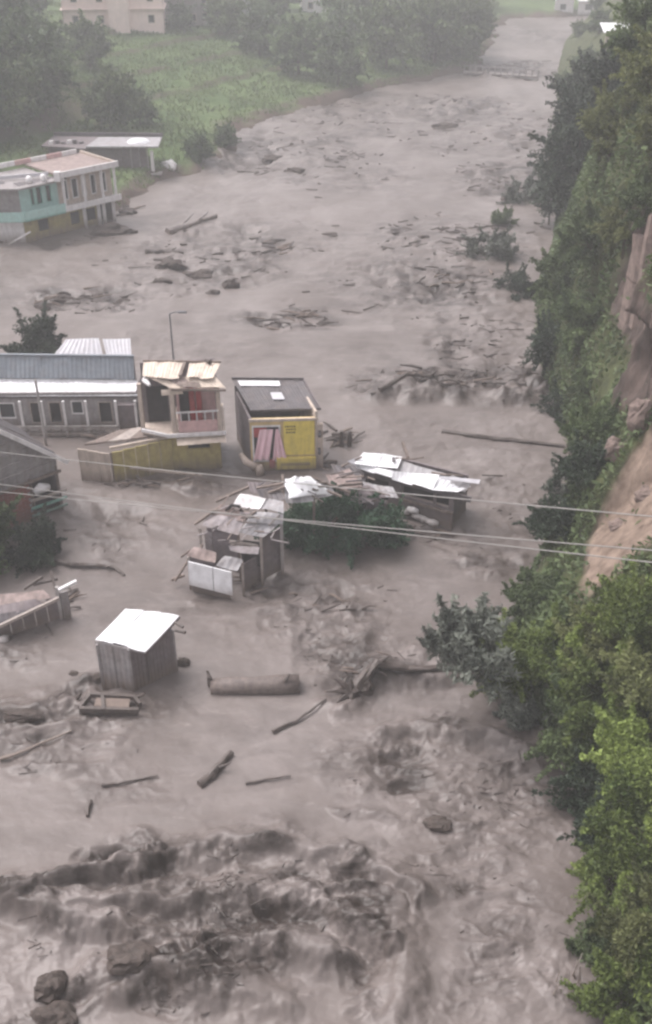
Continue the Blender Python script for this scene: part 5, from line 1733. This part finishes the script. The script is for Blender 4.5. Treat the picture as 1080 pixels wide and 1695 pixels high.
def field_grass():
    n = 60000
    x, y = rng.uniform(-48, 34, n), rng.uniform(86, 200, n)
    d = poly_dist(x, y, L_SHORE)
    keep = (d > 0.8) & (d < 70) & (vnoise(x * .35, y * .35, 61) + .35 * rng.random(n) > .5)
    x, y = x[keep], y[keep]
    k = len(x)
    z = left_land(x, y)
    dirs = np.stack([rng.normal(0, .45, k), rng.normal(0, .45, k), np.ones(k)], 1)
    tint = .55 * vnoise(x * .25, y * .3, 63) + .45 * rng.random(k)
    me = leaf_mesh('field_grass', np.stack([x, y, z + .14], 1), dirs, tint, .52, .16, LEAF['grass'])
    setp(link('field_grass', me), kind='stuff')
LEAF['grass'] = leaf_mat('grass_blade', (0.055, 0.080, 0.030), (0.160, 0.200, 0.085))
field_grass()
ft = plant('shrub_dark', Vector((-18.9, 62.5, .3)), 1.3, 'dark bush rising behind the blue-grey roof at the left', 'bush', 'bush')
le = plant('tree_dark', P(-112, 500, -1), .8, 'dark tree cut off by the left edge above the long house', 'tree', 'tree')
lt = plant('tree_mid', P(-30, 975, -1.5), .62, 'dark green tree at the left edge over the ruined shed', 'tree', 'tree')
plant('shrub_dark', P(62, 930, -.5), 1.0, 'muddy brush caught between the left tree and the ruined shed', 'brush', 'brush')
# drowned green tree between the wrecked roof and the sinking house: three boughs of one crown
def drowned_tree():
    t = thing('drowned_tree', P(560, 905, -1.5), 'dark green tree lying low between the collapsed shack and the sinking house', 'tree')
    ctr, dirs, tint, cc = crown_pts(24000, (3.0, 1.3, 1.2), 64, .55, 77, -.85)
    c0 = P(565, 868, 1.2)
    o0 = origin(t)
    ctr = ctr + np.array([c0.x - o0.x, c0.y - o0.y, c0.z - o0.z])
    link('crown', leaf_mesh('drowned_crown', ctr, dirs, tint, .22, .10, LEAF['drown']), (0, 0, 0), t)
    mb = MB()
    mb.tube([P(520, 905, -1.5), P(540, 880, .8), P(560, 855, 2.0)], [.2, .16, .06])
    mb.tube([P(532, 892, 0), P(560, 890, .7), P(600, 870, 1.4)], [.12, .1, .05])
    mb.tube([P(536, 888, .2), P(510, 890, .7), P(490, 880, 1.2)], [.1, .08, .04])
    mb.build('trunk', M['bark'], t)
LEAF['drown'] = leaf_mat('drowned_leaf', (0.018, 0.042, 0.028), (0.070, 0.135, 0.075))
drowned_tree()
for px, py, lab in ((532, 895, 'dead pale stalk leaning out of the drowned tree, left one'), (572, 892, 'dead pale stalk with a hooked tip in front of the drowned tree')):
    q = thing('dead_stalk', P(px, py + 18), lab, 'stalk', 'dead stalks by the drowned tree')
    b = P(px, py + 18, -.4)
    MB().tube([b, b + Vector((.05, -.1, .9)), b + Vector((.22, -.15, 1.5))], [.05, .045, .03], 6).build('stem', M['pale_wood'], q)
    MB().tube([b + Vector((.06, -.1, 1.0)), b + Vector((-.2, -.12, 1.35)), b + Vector((-.42, -.15, 1.3))], [.04, .035, .025], 6).build('twig', M['pale_wood'], q)

for (px, py), lab in (((925, 1650), 'dead grey stalks standing in the water at the lower right'), ((985, 1030), 'dead grey stalks on the slope below the tan earth slip')):
    c = on_bank(px + 20, py, 34) if py < 1200 else P(px, py, -.3)
    q = thing('dead_brush', c, lab, 'brush')
    for k in range(12):
        b = c + Vector((random.uniform(-.7, .7), random.uniform(-.5, .5), -.2))
        e = b + Vector((random.uniform(-.35, .35), random.uniform(-.3, .3), random.uniform(.9, 1.7)))
        MB().tube([b, lerp(b, e, .5) + Vector((random.uniform(-.1, .1), 0, 0)), e], [.03, .022, .01], 5).build('stem', M['pale_wood'], q)

# ================================================================== poles, lamp, wires
def lamp():
    b = P(288, 600)
    t = thing('street_lamp', b, 'thin grey street lamp rising from the water behind the tan roof', 'street lamp')
    top = Vector((b.x, b.y, (P(288, 536).y and 3.6)))
    z = 3.4
    while P(288, 536, z).y > b.y:
        z += .05
    top = Vector((b.x, b.y, z))
    MB().tube([up(b, -1.5), top], [.07, .05], 8).build('pole', M['lamp'], t)
    MB().tube([top, top + Vector((.35, 0, .12)), top + Vector((.8, -.02, .12))], .04, 6).build('arm', M['lamp'], t)
    MB().hexa([top + Vector(v) for v in ((.55, -.1, .06), (1.1, -.1, .06), (1.1, .1, .06), (.55, .1, .06))], [top + Vector(v) for v in ((.6, -.07, .18), (1.05, -.07, .18), (1.05, .07, .18), (.6, .07, .18))]).build('lamp_head', M['lamp'], t)
lamp()
def footbridge():
    t = thing('footbridge', P(830, 122), 'faint low footbridge awash across the hazy upper reach of the river', 'footbridge')
    a, b = P(768, 119, .5), P(890, 127, .5)
    for k in range(9):
        MB().beam(lerp(a, b, k / 9), lerp(a, b, (k + 1) / 9 - .006), 1.3, .22).build('deck_slab', M['grey_wall'], t)
    d = Vector((0, -.55, 0))
    for k in range(13):
        p = lerp(a, b, k / 12) + d
        MB().beam(p - Vector((0, 0, 2.0 if k % 3 == 0 else 0)), up(p, 1.0), .14, .14).build('railing_post', M['grey_wall'], t)
    MB().beam(up(a + d, 1.0), up(b + d, 1.0), .1, .1).build('handrail', M['grey_wall'], t)
footbridge()
def pole(px, py, h, r, lab, cat='utility pole', name='utility_pole', cross=True, mt='concrete'):
    b = P(px, py)
    t = thing(name, b, lab, cat)
    MB().tube([up(b, -1.5), up(b, h)], [r, r * .75], 8).build('shaft', M[mt], t)
    if cross:
        MB().beam(up(b, h - .2) + Vector((-.45, 0, 0)), up(b, h - .2) + Vector((.45, 0, 0)), .07, .08).build('crossarm', M[mt], t)
        for s in (-.38, .38):
            MB().tube([up(b, h - .16) + Vector((s, 0, 0)), up(b, h + .02) + Vector((s, 0, 0))], [.05, .03], 8).build('insulator', M['white_drum'], t)
    return t
pole(77, 738, 4.1, .09, 'grey utility pole standing in front of the white awning', cross=False)
pole(908, 372, 6.0, .12, 'pale pole at the water in front of the dark trees', cross=True)
pole(1003, 380, 1.2, .10, 'short white post at the foot of the dark trees', 'post', 'marker_post', False, 'white_paint')
for px, lab in ((566, 'dark stump left of a pair behind the yellow house'), (579, 'dark stump right of a pair behind the yellow house')):
    b = P(px, 738)
    t = thing('stump', b, lab, 'stump', 'pair of stumps')
    MB().tube([up(b, -1), up(b, .5), up(b, .95)], [.14, .15, .11], 8, .25).build('stump_body', M['wet_wood'], t)
    MB().tube([up(b, .3), b + Vector((.3, -.1, .45))], [.06, .03], 6).build('snag', M['wet_wood'], t)

def wire(p, q, lab, sag=.0):
    z = 20.8
    a, b = Q(*p, 27.0), Q(*q, 14.0)
    d = b - a
    pts = [a + d * s + Vector((0, 0, sag * ((s - .5) ** 2 - .25))) for s in np.linspace(-0.7, 1.8, 90)]
    o = MB().tube(pts, .0095, 6).build('overhead_wire', M['cable'], None, True)
    setp(o, lab, 'wire', 'overhead wires across the valley')
wire((40, 753), (1080, 855), 'topmost of the three overhead wires, crossing the long white roof', .15)
wire((40, 818), (1080, 911), 'middle of the three overhead wires, over the drowned tree', .15)
wire((40, 807), (1080, 931), 'lowest of the three overhead wires at the right edge', .15)

# ================================================================== things carried by the flood
def log(name, pts, r0, r1, lab, mt='wet_wood', roots=False, stub=True, cat='log'):
    pp = []
    for k in pts:
        p = P(k[0], k[1], 0)
        p.z = wz(p) + (k[2] if len(k) > 2 else .08)
        pp.append(p)
    t = thing(name, pp[len(pp) // 2], lab, cat, 'driftwood in the flood')
    n = len(pp)
    dense = []
    for a, b in zip(pp[:-1], pp[1:]):
        for s in (0, .25, .5, .75):
            dense.append(lerp(a, b, s) + Vector((random.uniform(-.03, .03), random.uniform(-.03, .03), random.uniform(-.02, .02))))
    dense.append(pp[-1])
    rr = [r0 + (r1 - r0) * i / (len(dense) - 1) for i in range(len(dense))]
    MB().tube(dense, rr, 10, .28).build('trunk', M[mt], t)
    d = (pp[-1] - pp[0]).normalized()
    if stub:
        for s in (.35, .7):
            b = dense[int(s * (len(dense) - 1))]
            e = b + d * r0 * random.uniform(1.5, 4.5) + Vector((random.uniform(-1, 1) * r0 * 3, random.uniform(-1, 1) * r0 * 3, r0 * random.uniform(.8, 1.8)))
            MB().tube([b, lerp(b, e, .6), e], [r0 * .38, r0 * .26, r0 * .10], 6).build('branch_stub', M[mt], t)
    if roots:
        for k in range(6):
            a = k * 1.05
            e = pp[0] - d * r0 * 1.6 + Vector((math.cos(a) * r0 * 2.6, math.sin(a) * r0 * 1.2, math.sin(a) * r0 * 2.2 + r0 * .6))
            MB().tube([pp[0], lerp(pp[0], e, .55) + Vector((0, 0, r0 * .3)), e], [r0 * .7, r0 * .45, r0 * .16], 6).build('root', M[mt], t)
    return t
log('log', [(278, 387), (310, 378), (358, 360)], .42, .20, 'long grey log drifting off the end of the balcony building', 'grey_wall')
log('trunk_adrift', [(732, 715), (790, 724), (860, 732), (935, 742)], .16, .10, 'very long thin trunk beside the right bank', stub=False)
log('log', [(348, 1134, .16), (400, 1132, .2), (455, 1131, .22), (497, 1131, .2)], .40, .42, 'thick round trunk rolling to the right of the white-roofed shed', 'rust_wet', stub=False) if False else None
log('log', [(331, 1300, .06), (352, 1284, .12), (384, 1246, .1)], .17, .10, 'short dark log slanting in the smooth water')
log('branch', [(168, 1303), (205, 1296), (262, 1284)], .06, .03, 'thin branch flat on the smooth water left of the slanting log', stub=False, cat='branch')
log('branch', [(406, 1298), (440, 1291), (482, 1286)], .05, .03, 'thin branch flat on the smooth water right of the slanting log', stub=False, cat='branch')
log('driftwood', [(582, 1160, .22), (622, 1130, .28), (670, 1128, .15), (735, 1120, .1)], .24, .10, 'driftwood trunk with a dark root plate near the grey-leaved shrub', roots=True, cat='driftwood')
log('branch', [(92, 930, .12), (120, 938, .16), (160, 938, .14), (190, 941, .12), (206, 952, .02)], .13, .07, 'curved dark branch trailing from the brush at the left edge', cat='branch')
log('branch', [(452, 1212), (490, 1196), (540, 1166)], .07, .04, 'forked stick in the chop right of the thick trunk', cat='branch')
log('branch', [(0, 1258), (50, 1243), (120, 1216)], .07, .04, 'long pale pole drifting at the left edge below the shed', 'pale_wood', stub=False, cat='pole')
log('log', [(241, 420), (270, 418), (304, 417)], .26, .2, 'short log in the rapids below the balcony building')
log('log', [(255, 433), (288, 432)], .16, .14, 'smaller log just under the short log')
log('branch', [(145, 1352), (150, 1328)], .06, .09, 'small dark snag in the smooth water at the left', cat='branch', stub=False)
log('log', [(628, 660), (672, 640), (712, 630)], .16, .12, 'log at the upper edge of the big rapids by the bank')
log('log', [(735, 640), (800, 638), (868, 650)], .14, .1, 'log lying across the big rapids by the bank')

def raft(px, py, hw, hh, n, lab):
    c = P(px, py)
    t = thing('debris_raft', c, lab, 'debris', 'rafts of flood debris')
    for k in range(n):
        x, y = px + random.gauss(0, hw * .5), py + random.gauss(0, hh * .5)
        a = P(x, y)
        a.z = wz(a) + random.uniform(.02, .12)
        L = random.uniform(.5, 1.7) * min(1, max(.42, c.y / 68))
        an = random.gauss(0.25, .5) + (3.14 if random.random() < .5 else 0)
        e = a + Vector((math.cos(an) * L, math.sin(an) * L, random.uniform(-.02, .22)))
        r = random.uniform(.05, .13) * min(1, max(.5, c.y / 68))
        MB().tube([a, lerp(a, e, .5) + Vector((0, random.uniform(-.08, .08), .04)), e], [r, r * .9, r * .5], 6, .3).build('stick', M['wet_wood'] if k % 3 else M['wood'], t)
raft(490, 525, 60, 14, 24, 'raft of dark sticks alone in the smooth water above the yellow house')
raft(700, 632, 50, 12, 18, 'raft of sticks at the upstream edge of the big rapids')
raft(800, 640, 60, 14, 18, 'raft of sticks in the big rapids nearest the right bank')
raft(455, 405, 50, 20, 18, 'raft of sticks in mid-stream right of the drifting grey log')
raft(730, 460, 70, 18, 18, 'raft of sticks in front of the half-drowned grey shrub')
raft(120, 495, 80, 12, 20, 'raft of sticks above the blue-grey roof')
raft(560, 725, 30, 18, 14, 'raft of broken timber round the pair of stumps')
raft(255, 1100, 40, 12, 8, 'sticks pressed against the wet side of the white-roofed shed')
raft(190, 350, 35, 12, 14, 'broken timber piled at the end of the balcony building')
raft(240, 806, 55, 7, 12, 'broken sticks caught along the foot of the olive porch wall')
raft(535, 770, 18, 10, 8, 'broken sticks wedged at the right corner of the yellow house')
raft(700, 884, 55, 8, 12, 'dark sticks swept against the front of the sinking house')
raft(425, 965, 40, 12, 12, 'sticks trailing from the right side of the collapsed shack')
raft(150, 722, 60, 5, 10, 'sticks floating along the plinth of the long low house')
raft(600, 1125, 45, 22, 14, 'sticks jammed round the root plate of the driftwood')
raft(560, 1000, 70, 25, 14, 'loose sticks in the chop below the drowned tree')
raft(110, 990, 30, 20, 10, 'broken timber in front of the ruined mauve shed')

# the thick pipe-like trunk by the shed
def big_trunk():
    t = thing('great_trunk', P(420, 1135), 'thick round trunk with a snag at one end, rolling right of the white-roofed shed', 'log', 'driftwood in the flood')
    pts = [P(x, y, z) for x, y, z in ((350, 1137, .10), (385, 1136, .14), (420, 1136, .16), (460, 1135, .15), (496, 1133, .14))]
    MB().tube(pts, [.35, .39, .38, .41, .40], 16, .13).build('trunk', M['river_wood'], t, True)
    MB().tube([P(350, 1134, .1), P(346, 1120, .6), P(343, 1110, .8)], [.14, .1, .05], 7, .3).build('snag', M['wet_wood'], t)
    MB().tube([P(470, 1128, .5), P(480, 1116, .8)], [.1, .05], 7, .3).build('branch_stub', M['wet_wood'], t)
M['river_wood'] = mat('river_wood', (0.135, 0.108, 0.097), 0.6, 0.45, 5, 0.0, 0, 0.3, 0.4, False)
big_trunk()

# overturned skiff-like wreck before the shed
def wreck():
    c = P(180, 1170)
    t = thing('wrecked_crate', c, 'dark broken crate-like wreckage awash just below the white-roofed shed', 'wreckage')
    def w(px, py, z):
        return P(px, py, z)
    MB().prism([w(132, 1180, .12), w(228, 1182, .12), w(232, 1160, .12), w(140, 1158, .12)], (0, 0, -.5)).build('hull', M['wet_wood'], t)
    for a, b in (((132, 1172, .35), (150, 1150, .4)), ((150, 1150, .42), (222, 1154, .42)), ((222, 1154, .42), (232, 1166, .32)), ((132, 1174, .34), (230, 1176, .32)), ((170, 1152, .42), (172, 1176, .36))):
        MB().beam(w(*a), w(*b), .14, .2).build('rim_board', M['wet_wood'], t)
    MB().prism([w(156, 1170, .34), w(214, 1172, .34), w(216, 1158, .36), w(160, 1156, .36)], (0, 0, .05)).build('loose_board', M['wood'], t)
    MB().tube([w(128, 1156, .2), w(136, 1146, .7)], [.09, .05], 6).build('snag', M['wet_wood'], t)
    MB().tube([w(226, 1156, .3), w(240, 1148, .55)], [.08, .05], 6).build('snag', M['wet_wood'], t)
wreck()

BL = [((162, 1124), (.22, .2, .2), 'dark lump of debris at the left corner of the white-roofed shed'), ((123, 1116), (.2, .15, .13), 'small dark stone left of the white-roofed shed'),
      ((303, 1098), (.25, .22, .3), 'dark rock against the right side of the white-roofed shed'), ((724, 1367), (.55, .32, .2), 'lone dark rock in the smooth water opposite the dark hollow'),
      ((600, 1150), (.45, .3, .45), 'dark boulder under the root plate of the driftwood'), ((222, 1608), (.70, .48, .45), 'large dark boulder breaking the big waves near the bottom'),
      ((84, 1637), (.48, .42, .42), 'grey boulder left of the largest dark boulder'), ((92, 1684), (.62, .45, .4), 'dark boulder at the bottom left'),
      ((283, 442), (1.2, .7, .55), 'brown boulder in the rapids left of mid-stream'), ((330, 455), (1.3, .7, .5), 'broad dark boulder in the rapids below the drifting grey log'),
      ((384, 474), (.7, .5, .75), 'upright dark boulder at the right of the boulder field'), ((352, 487), (.6, .35, .3), 'low dark boulder before the upright one'),
      ((268, 468), (.7, .4, .3), 'small boulder at the left of the boulder field'), ((205, 497), (.5, .3, .25), 'dark stone in the row above the blue-grey roof'),
      ((160, 490), (.6, .35, .3), 'dark stone at the middle of the row above the blue-grey roof'), ((108, 497), (.8, .4, .35), 'largest dark stone of the row above the blue-grey roof'),
      ((70, 507), (.5, .3, .25), 'leftmost dark stone of the row above the blue-grey roof'), ((188, 385), (2.1, 1.0, 1.0), 'large dark mound of rubble in front of the balcony building'),
      ((212, 352), (.9, .6, .5), 'dark rubble heap at the river end of the balcony building'), ((452, 256), (1.4, .8, .6), 'hazy boulder at the left of the upper reach'),
      ((488, 286), (1.0, .6, .4), 'flat hazy boulder in the upper reach'), ((736, 213), (1.6, .8, .5), 'hazy boulder in mid-stream of the upper reach'),
      ((842, 330), (.8, .5, .5), 'dark boulder beside the drowned grey scrub'), ((700, 395), (.6, .4, .25), 'dark stone in the rapids before the half-drowned shrub'),
      ((547, 388), (.7, .35, .2), 'single dark stone in smooth mid-stream'), 
      ((40, 1190), (.7, .35, .25), 'muddy hump near the left edge below the shed'),
      ]
for i, ((px, py), r, lab) in enumerate(BL):
    p = P(px, py)
    setp(boulder_mesh('boulder', (p.x, p.y, wz(p) - r[2] * .15), r, 300 + i, M['rock']), lab, 'boulder', 'boulders breaking the flood')
p = P(281, 289)
setp(boulder_mesh('white_boulder', (p.x, p.y, .9), (.75, .7, .6), 401, M['white_paint']), 'rounded white boulder on the bank right of the flat-roofed hall', 'boulder')

def flotsam():
    """sticks, bark and plant litter spread through the churned water"""
    n = 70000
    y = 14 + (rng.random(n) ** 1.25) * 170
    x = (rng.random(n) * 2 - 1) * (0.40 * y + 2)
    m = water_mask(x, y)
    keep = (rng.random(n) < m * np.clip(0.15 + 1.1 * fbm(x * .5, y * .5, 3, 95), 0, 1)) & (poly_dist(x, y, L_SHORE) < -1) & (x < rshore(y))
    x, y = x[keep], y[keep]
    k = len(x)
    z = water_height(x, y) + .01
    L = np.clip(rng.lognormal(-2.1, .75, k), .03, .8) * np.clip(y / 40, .7, 2.2)
    r = rng.uniform(.014, .05, k) * np.clip(y / 40, .7, 2.4)
    a = rng.normal(0.15, .7, k)
    d = np.stack([np.cos(a), np.sin(a), rng.normal(0, .12, k)], 1) * L[:, None]
    s = np.stack([-np.sin(a), np.cos(a), np.zeros(k)], 1) * r[:, None]
    u = np.zeros((k, 3))
    u[:, 2] = r * 1.3
    c = np.stack([x, y, z], 1)
    V = np.stack([c - d - s, c - d + s, c - d + u, c + d - s * .6, c + d + s * .6, c + d + u * .7], 1).reshape(-1, 3)
    b = (np.arange(k) * 6)[:, None]
    F = np.concatenate([b + np.array(q) for q in ((0, 3, 5, 2), (1, 2, 5, 4), (0, 1, 4, 3))])
    setp(link('flotsam', npmesh('flotsam', V, F, M['wet_wood'])), kind='stuff')
flotsam()

# ================================================================== the rainy air of the valley
def haze():
    mb = MB()
    x0, x1, y0, y1, z0, z1 = -705, 705, -405, 1005, -5, 52
    mb.hexa([(x0, y0, z0), (x1, y0, z0), (x1, y1, z0), (x0, y1, z0)], [(x0, y0, z1), (x1, y0, z1), (x1, y1, z1), (x0, y1, z1)])
    m = bpy.data.materials.new('haze')
    m.use_nodes = True
    nt = m.node_tree
    nt.nodes.remove(nt.nodes['Principled BSDF'])
    pv = nt.nodes.new('ShaderNodeVolumePrincipled')
    pv.inputs['Color'].default_value = (0.965, 0.975, 0.985, 1)
    pv.inputs['Density'].default_value = 0.0014
    pv.inputs['Anisotropy'].default_value = 0.1
    nt.links.new(pv.outputs['Volume'], nt.nodes['Material Output'].inputs['Volume'])
    o = mb.build('haze', m)
    setp(o, kind='stuff')
HAZE = True
if HAZE:
    haze()
